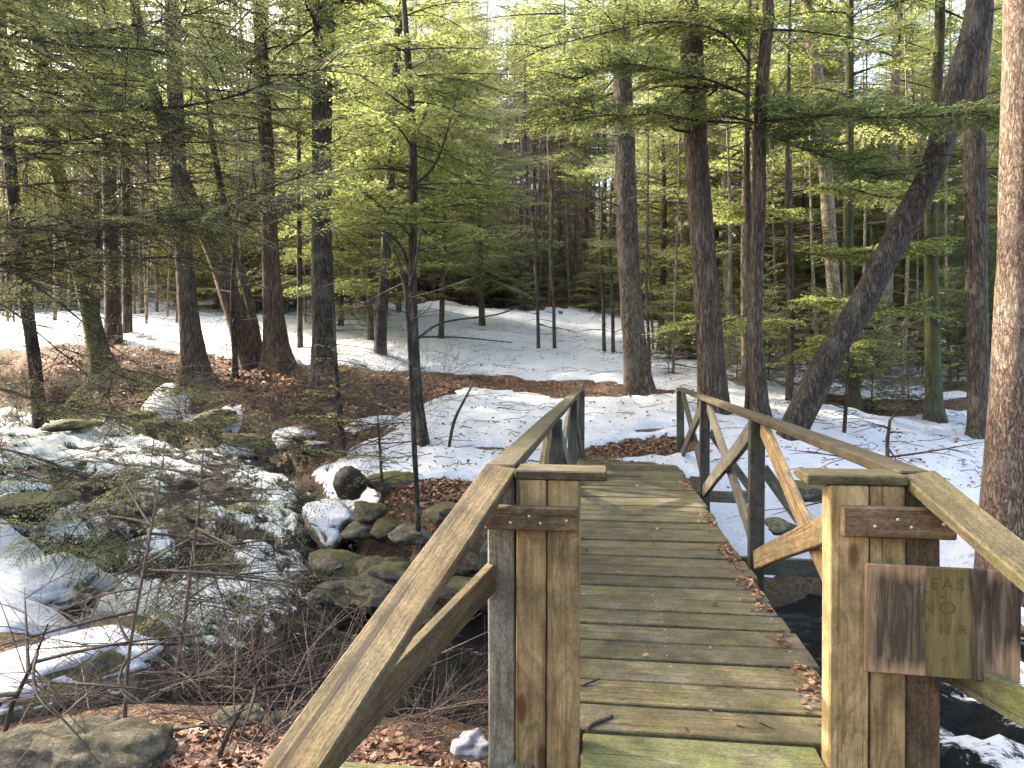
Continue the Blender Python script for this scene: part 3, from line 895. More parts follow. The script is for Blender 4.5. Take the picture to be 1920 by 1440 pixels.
# ------------------------------------------------------------------ trunks
def trunk_geo(pts, rad, sides=18, flare=1.5, knob=0.05, seed=0, step=0.16):
    pts = np.asarray(pts, float); rad = np.asarray(rad, float)
    cr = catmull(np.column_stack([pts, rad]), 12)
    L = np.r_[0, np.cumsum(np.linalg.norm(np.diff(cr[:, :3], axis=0), axis=1))]
    n = max(6, int(L[-1] / step))
    s = np.linspace(0, 1, n) ** 1.25 * L[-1]
    c = np.stack([np.interp(s, L, cr[:, k]) for k in range(4)], 1)
    tan = np.gradient(c[:, :3], axis=0); tan /= np.linalg.norm(tan, axis=1, keepdims=True)
    a = np.cross(tan, [0, 1, 0]); a /= np.linalg.norm(a, axis=1, keepdims=True)
    b = np.cross(tan, a)
    th = np.arange(sides) * 2 * math.pi / sides
    fl = 1 + (flare - 1) * 1.35 * np.exp(-s / (rad[0] * 1.7))
    lob = 1 + 0.24 * (fl - 1)[:, None] / max(flare - 1, .01) * np.sin(th * 4 + seed)[None, :]
    q = np.stack([np.cos(th)[None, :] * 1.7 + 0 * s[:, None], np.sin(th)[None, :] * 1.7 + 0 * s[:, None], s[:, None] * 1.1 + 0 * th[None, :]], -1).reshape(-1, 3) + seed
    q2 = q * np.array([3.2, 3.2, 1.4])
    nz = (1 + knob * fbm(q, 3) + knob * 0.5 * fbm(q2, 2)).reshape(n, sides)
    rr = c[:, 3][:, None] * fl[:, None] * lob * nz
    v = c[:, None, :3] + rr[..., None] * (np.cos(th)[None, :, None] * a[:, None, :] + np.sin(th)[None, :, None] * b[:, None, :])
    i = np.arange(n - 1)[:, None] * sides; k = np.arange(sides)[None, :]; k2 = (k + 1) % sides
    qd = np.stack([i + k, i + sides + k, i + sides + k2, i + k2], -1).reshape(-1, 4)
    return v.reshape(-1, 3), qd


def dead_branches(g, pts, rad, n, r_, lo=0.15, hi=0.95, ln=(0.5, 1.6), thick=0.010, tw=4):
    """dry side branches with twigs along a trunk path"""
    pts = np.asarray(pts, float)
    L = np.r_[0, np.cumsum(np.linalg.norm(np.diff(pts, axis=0), axis=1))]
    for _ in range(n):
        s = L[-1] * r_.uniform(lo, hi)
        p = np.array([np.interp(s, L, pts[:, k]) for k in range(3)])
        az = r_.uniform(0, 2 * math.pi); l = r_.uniform(*ln)
        d = np.array([math.cos(az), math.sin(az), r_.uniform(-.25, .35)])
        side = np.array([-d[1], d[0], 0])
        u = np.linspace(0, 1, 6)[:, None]
        c = p + d * l * u + side * l * .12 * r_.normal() * u ** 2 + np.array([0, 0, 1]) * l * r_.uniform(-.22, .15) * u ** 2
        g.tube(c, np.linspace(thick * (1 + l * .5), thick * .3, 6), 3)
        for _ in range(tw):
            f = r_.uniform(.3, .95)
            q0 = p + (c[-1] - p) * f
            i0 = int(f * 5); q0 = c[i0]
            dd = d + side * r_.choice([-1, 1]) * r_.uniform(.5, 1.1) + np.array([0, 0, r_.uniform(-.35, .2)])
            ll = l * r_.uniform(.2, .45)
            uu_ = np.linspace(0, 1, 4)[:, None]
            g.tube(q0 + dd * ll * uu_ + np.array([0, 0, -1]) * ll * .2 * uu_ ** 2, np.linspace(thick * .55, thick * .2, 4), 3)


# ------------------------------------------------------------------ hemlock boughs
def bough(r_, L, leaf=0.088, lw=0.030, spacing=0.10, lsp=0.042, droop=0.22, wide=0.50, keep=0.88, bare=0.12):
    """flat feathery spray along +x; returns leaf quads and axis/twig polylines"""
    n = max(5, int(L / 0.2))
    u = np.linspace(0, 1, n)
    ax = np.stack([u * L, L * 0.06 * np.sin(u * 3 + r_.uniform(0, 6)) * u, L * (0.10 * u - droop * u ** 2)], 1)
    V, W = [], [(ax, np.linspace(0.005 + 0.007 * L, 0.003, n))]
    s = bare * L
    sd = 1
    while s < L * 0.99:
        f = s / L
        tl = max(0.07, wide * L * (1 - f) ** 0.75 * min(1, 0.45 + f * 2.2)) * r_.uniform(.65, 1.15)
        p = np.array([np.interp(f, u, ax[:, k]) for k in range(3)])
        ang = sd * (R(58) + r_.normal() * .14)
        d = np.array([math.cos(ang), math.sin(ang), 0.05 + r_.normal() * .07])
        m = max(3, int(tl / lsp))
        uu = np.linspace(0.1, 1, m)
        c = p + d * (tl * uu)[:, None]
        c[:, 0] += tl * 0.16 * uu ** 2
        c[:, 2] -= tl * 0.22 * uu ** 2
        W.append((np.vstack([p, c[::max(1, m // 3)]]), 0.0035))
        for side in (-1, 1):
            la = ang + side * (R(48) + r_.normal(size=m) * .25)
            k_ = r_.random(m) < keep
            sz = leaf * r_.uniform(.6, 1.25, m) * (1.15 - .5 * uu)
            dx = np.stack([np.cos(la), np.sin(la), r_.normal(size=m) * .22 - .12], 1)
            nx_ = np.stack([-np.sin(la), np.cos(la), r_.normal(size=m) * .35], 1)
            a = c; b = c + dx * (sz * .5)[:, None] + nx_ * (lw * .5); e = c + dx * sz[:, None]; h = c + dx * (sz * .5)[:, None] - nx_ * (lw * .5)
            V.append(np.stack([a, b, e, h], 1)[k_].reshape(-1, 3))
        sd = -sd
        s += spacing * r_.uniform(.35, .65)
    return np.vstack(V), W


def quads_of(nv):
    return np.arange(nv).reshape(-1, 4)


def rotm(az, el, roll):
    return np.array(Matrix.Rotation(az, 3, 'Z') @ Matrix.Rotation(-el, 3, 'Y') @ Matrix.Rotation(roll, 3, 'X'))


BR = np.random.default_rng(5)
BLEN = (0.6, 1.0, 1.5, 2.1, 2.8)
BPROTO = {l: [bough(BR, l, droop=BR.uniform(.12, .3)) for _ in range(3)] for l in BLEN}
BPROTO_S = {l: [bough(BR, l, keep=0.34, bare=.35, wide=.38, droop=BR.uniform(.1, .25)) for _ in range(3)] for l in BLEN}


def add_bough(gl, gw, r_, base, az, el, L, protos=BPROTO, thick=1.0):
    l = min(BLEN, key=lambda x: abs(x - L))
    leaf, W = protos[l][r_.integers(3)]
    Rm = rotm(az, el, r_.normal() * .18).T
    k = L / l
    gl.add(leaf * k @ Rm + base, quads_of(len(leaf)))
    for c, rad in W[:1] + W[1::2]:
        gw.tube(c * k @ Rm + base, np.asarray(rad) * thick, 3)


def hemlock_proto(name, H, h0, Lmax, nb, seed, r0=0.10, mat=None, leafmat=None, protos=BPROTO, dens_top=1.0, lean=0.03):
    r_ = np.random.default_rng(seed)
    t = bpy.data.objects.new(name, None); COL.objects.link(t)
    zs = np.linspace(0, H, 7)
    path = np.stack([lean * zs * math.cos(seed) + .05 * np.sin(zs * .7 + seed), lean * zs * math.sin(seed) + .05 * np.cos(zs * .6), zs - .15], 1)
    rad = r0 * (1 - .93 * (zs / H) ** .9)
    v, q_ = trunk_geo(path, rad, 9, 1.5, .04, seed, .35)
    link('trunk', mesh_np('trunk', v, q_, mat or M['bark_brown'], True), t)
    gl, gw = Geo(), Geo()
    for i in range(nb):
        f = (i + r_.random()) / nb
        z = h0 + (H - h0) * f ** 0.9
        p = np.array([np.interp(z, zs, path[:, k]) for k in range(3)])
        L = (Lmax * (1 - f) ** .7 + .35) * r_.uniform(.6, 1.1)
        add_bough(gl, gw, r_, p, i * 2.4 + r_.normal() * .4, r_.normal() * .12 + .12 + .3 * f, L, protos)
    dead_branches(gw, path, rad, 12, r_, .05, max(.1, h0 / H + .1), (.4, 1.3), .009, 3)
    link('limbs', gw.mesh('limbs', M['twig']), t, kind='stuff')
    link('crown', gl.mesh('crown', leafmat or M['leaf'], False), t)
    return t


# ------------------------------------------------------------------ named trees, each on its photographed line
def big_tree(label, Y, line, mat, H=17, top_r=.35, flare=1.45, crown=None, dead=10, category='tree', name='tree', sides=20, knob=.05, seed=None, dY=0.0):
    """line: (column, row, width) from the foot upwards"""
    seed = seed if seed is not None else rnd.randint(0, 999)
    r_ = np.random.default_rng(seed)
    pts = [np.array(P(a, b, Y + dY * i)) for i, (a, b, w) in enumerate(line)]
    rad = [0.92 * w / 2 / F * (Y + dY * i) for i, (a, b, w) in enumerate(line)]
    g0 = gz(pts[0][0], pts[0][1])
    base = np.array([pts[0][0], pts[0][1], min(g0, pts[0][2])])
    if pts[0][2] - g0 > 0.05:
        pts[0][2] = g0
    pts[0][2] -= 0.12
    d = pts[-1] - pts[-2]; d = d / np.linalg.norm(d)
    d = (d + np.array([0, 0, .8])); d /= np.linalg.norm(d)
    zt = pts[-1][2]
    if H - zt > 2:
        pts.append(pts[-1] + d * (H - zt) * .5); rad.append(rad[-1] * .72)
        pts.append(pts[-1] + np.array([d[0] * .6, d[1] * .6, 1]) * (H - zt) * .5); rad.append(rad[-1] * top_r)
    pts = np.array(pts) - base
    t = thing(name, label, category, base)
    v, q_ = trunk_geo(pts, rad, sides, flare, knob, seed)
    link('trunk', mesh_np('trunk', v, q_, mat, True), t)
    gw, gl = Geo(), Geo()
    if dead:
        dead_branches(gw, pts, rad, dead, r_, .12, .8, (.4, 1.7), .012, 4)
    if crown:
        h0, Lm, nb = crown[:3]
        Lp = np.r_[0, np.cumsum(np.linalg.norm(np.diff(pts, axis=0), axis=1))]
        for i in range(nb):
            f = (i + r_.random()) / nb
            z = h0 + (pts[-1][2] - h0) * f
            p = np.array([np.interp(z, pts[:, 2], pts[:, k]) for k in range(3)])
            add_bough(gl, gw, r_, p, i * 2.4 + r_.normal() * .4, .1 + .3 * f + r_.normal() * .15, (Lm * (1 - f) ** .6 + .5) * r_.uniform(.6, 1.1), thick=1.6)
    if gw.n:
        link('limbs', gw.mesh('limbs', M['twig_dark']), t, kind='stuff')
    if gl.n:
        link('crown', gl.mesh('crown', M['leaf'], False), t)
    t['pxx'] = line[len(line) // 2][0]
    return t


HI = (6.0, 2.9, 55)
big_tree('tall straight dark trunk left of centre on the brown bank', 17, [(607, 716, 52), (606, 640, 46), (605, 560, 44), (603, 400, 40), (604, 240, 40), (607, 75, 45), (605, 0, 40)], M['bark_dark'], 18, crown=HI, dead=16, flare=1.25, knob=.09)
big_tree('reddish brown trunk with wide foot in the clump on the left bank', 18, [(522, 698, 56), (517, 640, 46), (511, 560, 38), (506, 450, 33), (500, 300, 29), (493, 150, 26), (485, 0, 24)], M['bark_red'], 17, crown=HI, dead=14, flare=1.3)
big_tree('brown trunk leaning left out of the clump on the left bank', 18.3, [(474, 694, 46), (445, 600, 42), (412, 500, 36), (382, 430, 32), (340, 330, 28), (300, 215, 24), (268, 100, 22)], M['bark_red'], 13, dead=12, flare=1.2)
big_tree('thin dark trunk leaning between the two trunks of the clump', 19.4, [(492, 684, 20), (466, 560, 18), (441, 470, 16), (420, 380, 14), (398, 260, 12)], M['bark_dark'], 11, dead=8, sides=10)
big_tree('grey brown trunk with spreading mossy roots left of the clump', 17.4, [(372, 722, 48), (361, 650, 43), (351, 560, 37), (343, 450, 34), (335, 330, 32), (328, 150, 30), (322, 0, 28)], M['bark_brown'], 17, crown=HI, dead=18, flare=1.9)
big_tree('mossy trunk leaning left on the leaf covered mound', 19, [(192, 700, 46), (176, 620, 36), (158, 540, 33), (132, 430, 30), (104, 290, 27), (78, 110, 24), (64, 0, 22)], M['bark_moss'], 15, crown=HI, dead=20)
big_tree('dark upright trunk just right of the mossy leaning one', 22, [(214, 664, 34), (211, 560, 30), (207, 430, 28), (203, 250, 25), (200, 60, 22)], M['bark_dark'], 17, crown=HI, dead=20, sides=14)
big_tree('slim dark trunk behind the mound beside the upright one', 23, [(240, 650, 20), (238, 540, 18), (236, 400, 17), (234, 200, 15)], M['bark_dark'], 15, dead=16, sides=12)
big_tree('slender trunk bending left at the far left stream bank', 17, [(80, 758, 30), (62, 660, 25), (48, 560, 24), (32, 430, 24), (18, 300, 24), (5, 120, 22)], M['bark_dark'], 14, crown=HI, dead=20, sides=14)
big_tree('slim grey trunk on the snow edge right of the tall dark trunk', 20, [(711, 694, 27), (716, 590, 24), (722, 500, 22), (733, 300, 20), (744, 90, 18), (749, 0, 17)], M['bark_dark'], 17, crown=(6, 2.4, 26), dead=14, sides=14)
big_tree('very thin dark trunk beside the tall dark trunk', 21, [(563, 662, 12), (562, 560, 11), (561, 440, 10), (560, 250, 9)], M['bark_dark'], 12, dead=8, sides=8)
big_tree('crooked thin dark stem in front of the leaning clump', 17.5, [(441, 706, 14), (440, 660, 12), (436, 600, 11), (437, 520, 9), (444, 420, 7), (450, 330, 5)], M['bark_dark'], 7, dead=6, sides=8)
big_tree('stout grey trunk with mossy foot in the snow beyond the bridge end', 17, [(1200, 742, 54), (1193, 680, 49), (1183, 560, 45), (1176, 430, 43), (1171, 250, 40), (1165, 100, 38), (1160, 0, 36)], M['bark_grey'], 18, crown=(6.5, 2.9, 55), dead=8, flare=1.3)
K = big_tree('thick brown trunk right behind the far right railing', 13, [(1342, 795, 64), (1338, 750, 58), (1331, 640, 54), (1321, 500, 50), (1309, 350, 48), (1302, 200, 46), (1296, 80, 43), (1290, 0, 42)], M['bark_brown'], 18, crown=(6.5, 2.9, 55), dead=6, flare=1.2)
big_tree('slim scaly brown trunk between the thick trunk and the leaning one', 12.5, [(1428, 792, 34), (1423, 740, 34), (1415, 640, 30), (1417, 560, 27), (1422, 400, 28), (1425, 250, 26), (1432, 120, 24), (1441, 30, 23), (1440, 0, 22)], M['bark_brown'], 14, crown=(7, 2.2, 20), dead=8, knob=.1)
big_tree('dark rough trunk leaning steeply to the right over the railing', 11.5, [(1466, 868, 58), (1490, 800, 54), (1522, 735, 56), (1560, 660, 55), (1610, 580, 52), (1652, 500, 50), (1700, 410, 50), (1742, 330, 48), (1776, 230, 47), (1806, 120, 47), (1834, 10, 46)], M['bark_dark'], 13, dead=6, flare=1.15, knob=.09)
big_tree('upright brown trunk just left of the big pine', 13.5, [(1838, 838, 48), (1836, 780, 42), (1833, 650, 41), (1831, 500, 40), (1829, 350, 42), (1827, 200, 42), (1836, 80, 43), (1841, 0, 43)], M['bark_brown'], 18, crown=(9, 2.8, 28), dead=12, flare=1.3)
big_tree('big flaky pine trunk at the right edge behind the notice board', 7.5, [(1887, 1085, 106), (1887, 1000, 100), (1891, 900, 94), (1899, 750, 88), (1906, 600, 82), (1911, 450, 78), (1914, 300, 74), (1917, 150, 72), (1918, 0, 70)], M['bark_pine'], 17, crown=(9, 2.8, 24), dead=3, flare=1.15, sides=28, category='pine tree', name='pine_tree')
big_tree('pale sunlit trunk behind the leaning trunk', 22, [(1657, 742, 26), (1660, 640, 23), (1663, 560, 21), (1668, 450, 20), (1675, 250, 18), (1681, 100, 17), (1685, 0, 16)], M['bark_pale'], 17, crown=(9, 2.2, 22), dead=14, sides=14)
big_tree('pale yellowish trunk curving left above the right hand snow', 20, [(1583, 700, 30), (1572, 620, 26), (1562, 520, 26), (1553, 400, 27), (1543, 250, 27), (1527, 110, 25), (1512, 0, 23)], M['bark_pale'], 17, crown=(9, 2.2, 22), dead=10, sides=14)
big_tree('dark trunk with broad foot in the snow beyond the right rail', 15, [(1754, 800, 38), (1750, 720, 31), (1748, 600, 28), (1746, 450, 25), (1752, 250, 22), (1760, 90, 20), (1763, 0, 19)], M['bark_moss'], 17, crown=(8, 2.4, 26), dead=14, sides=14, flare=1.6)
big_tree('mossy based trunk in the snow right of the leaning trunk', 16, [(1601, 778, 34), (1598, 720, 25), (1594, 640, 22), (1590, 500, 20), (1592, 300, 18)], M['bark_moss'], 14, crown=(5, 2.2, 24), dead=12, sides=12, flare=1.7)
big_tree('white birch trunk behind the thick brown trunk', 24, [(1378, 690, 17), (1366, 580, 16), (1362, 450, 16), (1360, 320, 15), (1353, 180, 13), (1345, 40, 12)], M['bark_birch'], 15, dead=6, sides=12, category='birch tree', name='birch_tree')
big_tree('thin dark trunk in the snow between slim and leaning trunks', 19, [(1488, 735, 12), (1485, 600, 10), (1483, 450, 9), (1481, 280, 8)], M['bark_grey'], 10, dead=10, sides=8)
big_tree('little dark sapling standing in the snow beyond the right rail', 12, [(1580, 842, 9), (1586, 760, 8), (1590, 690, 6), (1592, 600, 4)], M['bark_dark'], 2.5, dead=7, sides=8, category='sapling', name='sapling')
big_tree('bent bare sapling in the snow close behind the right rail', 9, [(1664, 860, 9), (1664, 820, 8), (1668, 790, 6), (1690, 760, 4)], M['bark_dark'], 1.0, dead=9, sides=8, category='sapling', name='sapling')
for px_, lab, y0 in ((1010, 'left one of two thin saplings on the snow field', 640), (1040, 'right one of two thin saplings on the snow field', 636), (1150, 'thin dark sapling left of the stout grey trunk', 622), (1133, 'thinner sapling left of the dark one by the stout grey trunk', 632), (1218, 'thin pole right of the stout grey trunk', 700)):
    big_tree(lab, 25 if px_ != 1218 else 19, [(px_, y0, 8), (px_ - 2, y0 - 70, 7), (px_ - 6, y0 - 150, 6), (px_ - 4, y0 - 280, 5)], M['bark_grey'], 6.5 if px_ != 1218 else 8, dead=14, sides=7, category='sapling', name='sapling')

# dry dark limbs on the thick trunk
gw = Geo()
kb = np.array(K.location)
for line in ([(1300, 165), (1270, 160), (1235, 162), (1215, 168)], [(1300, 163), (1340, 163), (1382, 168)], [(1290, 165), (1262, 190), (1238, 212), (1210, 225)], [(1310, 225), (1270, 228), (1200, 230)], [(1312, 222), (1360, 218), (1412, 228)], [(1300, 250), (1265, 243), (1255, 235)], [(1320, 185), (1345, 168)]):
    pts = np.array([list(P(a, b, 12.75 - .06 * i)) for i, (a, b) in enumerate(line)]) - kb
    gw.tube(pts, np.linspace(.03, .014, len(pts)), 5)
link('dead_limb', gw.mesh('dead_limb', M['bark_dark']), K, label='dry dark limbs crossing the trunk')

# young hemlock in the middle of the picture and the bare sapling before it
def line_tree(label, Y, line, boughs, mat, leafmat, name='hemlock_tree', category='hemlock', protos=BPROTO, dead=8, seed=3, forks=()):
    r_ = np.random.default_rng(seed)
    pts = np.array([list(P(a, b, Y)) for a, b, w in line]); rad = [w / 2 / F * Y for a, b, w in line]
    base = pts[0].copy(); base[2] = min(gz(base[0], base[1]), base[2]); pts[0][2] = base[2] - .1
    pts -= base
    t = thing(name, label, category, base)
    v, q_ = trunk_geo(pts, rad, 10, 1.3, .05, seed, .12)
    g = Geo(); g.add(v, q_)
    for fk in forks:
        fp = np.array([list(P(a, b, Y)) for a, b, w in fk]) - base
        fc = catmull(np.column_stack([fp, [w / 2 / F * Y for a, b, w in fk]]), 6)
        g.tube(fc[:, :3], fc[:, 3], 6)
    link('trunk', g.mesh('trunk', mat), t)
    gl, gw = Geo(), Geo()
    for (z0, z1, nb, L0, L1) in boughs:
        for i in range(nb):
            z = r_.uniform(z0, z1); f = (z - z0) / (z1 - z0)
            p = np.array([np.interp(z, pts[:, 2], pts[:, k]) for k in range(3)])
            add_bough(gl, gw, r_, p, i * 2.4 + r_.normal() * .5, .12 + r_.normal() * .15, (L0 + (L1 - L0) * f) * r_.uniform(.7, 1.15), protos)
    if dead:
        dead_branches(gw, pts, rad, dead, r_, .1, .9, (.3, 1.1), .007, 4)
    if gw.n:
        link('limbs', gw.mesh('limbs', M['twig_dark']), t, kind='stuff')
    if gl.n:
        link('crown', gl.mesh('crown', leafmat, False), t)
    return t


line_tree('slender young hemlock rising in the middle of the picture left of the bridge', 12, [(797, 822, 22), (783, 740, 20), (776, 640, 19), (773, 520, 16), (775, 380, 16), (773, 240, 14), (766, 120, 12), (757, 0, 10), (750, -120, 7), (746, -240, 3)],
          [(2.6, 5.2, 26, 1.9, 1.9), (5.2, 9.0, 34, 1.9, .5)], M['bark_dark'], M['leaf'], seed=21, forks=[[(776, 570, 7), (760, 480, 5), (730, 440, 4), (690, 425, 2)], [(774, 350, 5), (820, 300, 4), (860, 170, 2)], [(776, 640, 5), (830, 605, 4), (930, 590, 3), (985, 570, 2)], [(776, 632, 4), (850, 632, 3), (960, 642, 2)]])
line_tree('thin bare forked sapling in front of the young hemlock', 8.5, [(791, 1035, 11), (782, 930, 10), (776, 820, 10), (770, 680, 9), (762, 560, 8), (748, 490, 6), (725, 450, 4), (690, 415, 2)],
          [], M['bark_dark'], M['leaf'], 'sapling', 'sapling', dead=10, seed=4, forks=[[(762, 560, 6), (778, 500, 4), (790, 430, 3)]])
line_tree('low scraggly hemlock over the brown bank below the tall dark trunk', 12.6, [(648, 870, 12), (640, 800, 11), (632, 720, 9), (628, 640, 6), (626, 560, 3)],
          [(0.3, 1.9, 26, 1.2, .5)], M['bark_dark'], M['leaf_olive'], protos=BPROTO_S, dead=24, seed=9)
line_tree('small green hemlock shoot among the stones left of the bridge', 9.6, [(720, 960, 7), (716, 900, 6), (712, 840, 5), (708, 770, 2)],
          [(0.15, 1.2, 18, .8, .3)], M['bark_dark'], M['leaf_olive'], protos=BPROTO_S, dead=10, seed=12)

# near hemlock outside the left edge: its long boughs reach into the picture
def near_hemlock():
    Y = 8.0
    base = P(-130, 679, Y); base.z = gz(base.x, base.y)
    r_ = np.random.default_rng(33)
    b = np.array(base)
    t = thing('hemlock_tree', 'near hemlock at the left edge reaching long bare boughs into the picture', 'hemlock', base)
    pth = np.array([[0, 0, -.1], [.05, 0, 2], [0, 0, 5], [-.1, .1, 12]])
    v, q_ = trunk_geo(pth, [.17, .14, .11, .04], 12, 1.4, .05, 3)
    link('trunk', mesh_np('trunk', v, q_, M['bark_brown'], True), t)
    NB = {l: [bough(r_, l, leaf=.032, lw=.0095, spacing=.07, lsp=.019, keep=.8, bare=.15, wide=.4, droop=.12) for _ in range(3)] for l in (0.6, 1.0)}
    L = [  # rows of the picture; last number: how leafy
        ([(-110, 205, 8), (0, 208, 7.6), (200, 208, 7), (330, 200, 6.8), (430, 182, 6.6), (520, 150, 6.5), (620, 125, 6.4)], .016, .6),
        ([(-110, 400, 8), (0, 420, 7.6), (130, 432, 7), (250, 420, 6.8), (380, 405, 6.6), (480, 362, 6.4), (600, 318, 6.3)], .016, .5),
        ([(-110, 30, 8), (20, 48, 7.8), (150, 62, 7.2), (260, 45, 6.9), (360, 25, 6.7), (470, -20, 6.5)], .013, .9),
        ([(-110, 60, 8), (10, 70, 7.4), (130, 130, 7), (200, 175, 6.8), (240, 205, 6.6)], .011, .3),
        ([(-110, 80, 8), (0, 66, 7.6), (120, 85, 7.2), (240, 90, 7), (380, 110, 6.9)], .010, .8),
        ([(-110, 270, 8), (0, 265, 7.5), (150, 262, 7), (260, 240, 6.8), (400, 250, 6.7)], .009, .3),
        ([(-110, 140, 8), (0, 150, 7.5), (90, 175, 7.2), (160, 200, 7)], .009, .2),
        ([(-110, 330, 8), (0, 350, 7.5), (140, 340, 7.2), (260, 345, 7), (420, 300, 6.8)], .009, .4),
        ([(-110, 470, 8), (0, 500, 7.5), (100, 560, 7.2), (200, 650, 7), (265, 770, 6.7)], .010, .15),
        ([(-110, 540, 8), (0, 570, 7.5), (90, 640, 7.2), (180, 720, 6.9), (230, 790, 6.7)], .009, .15),
        ([(-110, 690, 8), (0, 730, 7.5), (140, 770, 7), (320, 800, 6.6), (520, 850, 6.2)], .009, .55),
        ([(-110, 820, 8), (40, 850, 7.2), (180, 900, 6.7), (330, 930, 6.2), (480, 960, 5.9)], .009, .4),
        ([(-110, 930, 8), (80, 1000, 7), (220, 1060, 6.4), (380, 1080, 5.8), (560, 1100, 5.5)], .009, .6),
        ([(-110, 860, 8), (80, 900, 6.9), (220, 990, 6.3), (330, 1110, 5.8), (450, 1150, 5.4)], .008, .4)]
    for _ in range(12):
        y0 = r_.uniform(60, 640); y1 = y0 + r_.uniform(-60, 40); x2 = r_.uniform(200, 520)
        L.append(([(-110, y0, 8), (20, y0 + 10, 7.6), (x2 * .5, (y0 + y1) / 2 + r_.uniform(-15, 15), 7.2), (x2, y1, 6.9)], .008, .22))
    gw, gl = Geo(), Geo()
    for line, rad, lf in L:
        c = catmull([list(P(a, bb, yy)) for a, bb, yy in line], 8) - b
        gw.tube(c, np.linspace(rad * 1.5, rad * .3, len(c)), 5)
        for i in range(6, len(c) - 1):
            d = c[i + 1] - c[i]; d /= np.linalg.norm(d)
            for sd in (-1, 1):
                az = math.atan2(d[1], d[0]) + sd * (R(50) + r_.normal() * .2)
                if r_.random() < lf * .95:
                    l = r_.choice((.6, 1.0)); leaf, W = NB[l][r_.integers(3)]
                    k = r_.uniform(.7, 1.15)
                    Rm = rotm(az, d[2] * .3 + r_.normal() * .2 - .05, r_.normal() * .4).T
                    gl.add(leaf * k @ Rm + c[i], quads_of(len(leaf)))
                    for cc, rd in W[:1] + W[1::2]:
                        gw.tube(cc * k @ Rm + c[i], np.asarray(rd) * .55, 3)
                elif r_.random() < .65:
                    l = r_.uniform(.2, .8)
                    dd = np.array([math.cos(az), math.sin(az), r_.normal() * .3])
                    u = np.linspace(0, 1, 5)[:, None]
                    tw = c[i] + dd * l * u + np.array([0, 0, -.2]) * l * u ** 2
                    gw.tube(tw, np.linspace(.005, .002, 5), 3)
                    for _ in range(2):
                        k = r_.integers(1, 4); d3 = dd + r_.normal(size=3) * .6
                        gw.tube(tw[k] + d3 * l * .4 * np.linspace(0, 1, 3)[:, None], .0022, 3)
    for i in range(60):  # dense high crown, put in to cast shade on the foreground
        z = r_.uniform(4.2, 11)
        add_bough(gl, gw, r_, np.array([0, 0, z]), i * 2.4, .15, (3.0 * (1 - (z - 4.2) / 8)) * r_.uniform(.7, 1.1) + .3)
    link('bough', gw.mesh('bough', M['twig_dark']), t)
    link('crown', gl.mesh('crown', M['leaf_olive'], False), t)
    return t


near_hemlock()

# a long sunlit bough on the slim trunk and others crossing the right half
def bough_tree(label, px, Y, top, specs, seed):
    r_ = np.random.default_rng(seed)
    base = P(px, 700, Y); base.z = gz(base.x, base.y)
    b = np.array(base)
    t = thing('hemlock_tree', label, 'hemlock', base)
    pth = np.array([[0, 0, -.1], [.03, 0, 2], [-.04, 0, 4.5], [.05, .05, top]])
    v, q_ = trunk_geo(pth, [.085, .07, .05, .015], 10, 1.3, .05, seed)
    link('trunk', mesh_np('trunk', v, q_, M['bark_brown'], True), t)
    gw, gl = Geo(), Geo()
    for line, rad in specs:
        c = catmull([list(P(a, bb, yy)) for a, bb, yy in line], 8) - b
        gw.tube(c, np.linspace(rad, rad * .3, len(c)), 5)
        for i in range(3, len(c) - 1):
            d = c[i + 1] - c[i]; d /= np.linalg.norm(d)
            for sd in (-1, 1):
                if r_.random() < .9:
                    add_bough(gl, gw, r_, c[i], math.atan2(d[1], d[0]) + sd * (R(52) + r_.normal() * .2), r_.normal() * .12, r_.uniform(.45, 1.1))
        add_bough(gl, gw, r_, c[-1], math.atan2(d[1], d[0]), 0, .8)
    link('limbs', gw.mesh('limbs', M['twig_dark']), t, kind='stuff')
    link('crown', gl.mesh('crown', M['leaf'], False), t)


bough_tree('slim hemlock with one long sunlit level bough before the leaning trunk', 1405, 13.2, 8,
           [([(1405, 232, 13.2), (1480, 222, 12.4), (1560, 215, 11.6), (1650, 220, 11), (1760, 218, 10.6), (1880, 205, 10.3)], .03),
            ([(1405, 240, 13.2), (1470, 265, 12.6), (1560, 300, 12.2), (1650, 330, 12)], .018),
            ([(1405, 180, 13.2), (1330, 150, 12.4), (1240, 130, 11.8), (1160, 120, 11.4), (1080, 150, 11)], .025),
            ([(1405, 230, 13.2), (1330, 228, 12.6), (1240, 215, 12), (1140, 215, 11.6), (1040, 190, 11.3)], .025),
            ([(1405, 120, 13.2), (1350, 60, 12.6), (1250, 40, 12), (1140, 60, 11.6), (1020, 90, 11.3)], .022)], 5)
bough_tree('hemlock behind the leaning trunk with low drooping boughs', 1480, 15.5, 9,
           [([(1480, 560, 15.5), (1540, 565, 15), (1620, 580, 14.6), (1700, 585, 14.2)], .02), ([(1480, 470, 15.5), (1560, 480, 15), (1640, 470, 14.6), (1750, 450, 14.2)], .02),
            ([(1480, 600, 15.5), (1420, 610, 15), (1350, 600, 14.4), (1290, 610, 13.6)], .02), ([(1480, 420, 15.5), (1440, 400, 15), (1400, 390, 14.4)], .02),
            ([(1480, 360, 15.5), (1570, 350, 15), (1660, 370, 14.6), (1740, 365, 14)], .02), ([(1480, 650, 15.5), (1540, 660, 15), (1600, 640, 14.6)], .02)], 6)

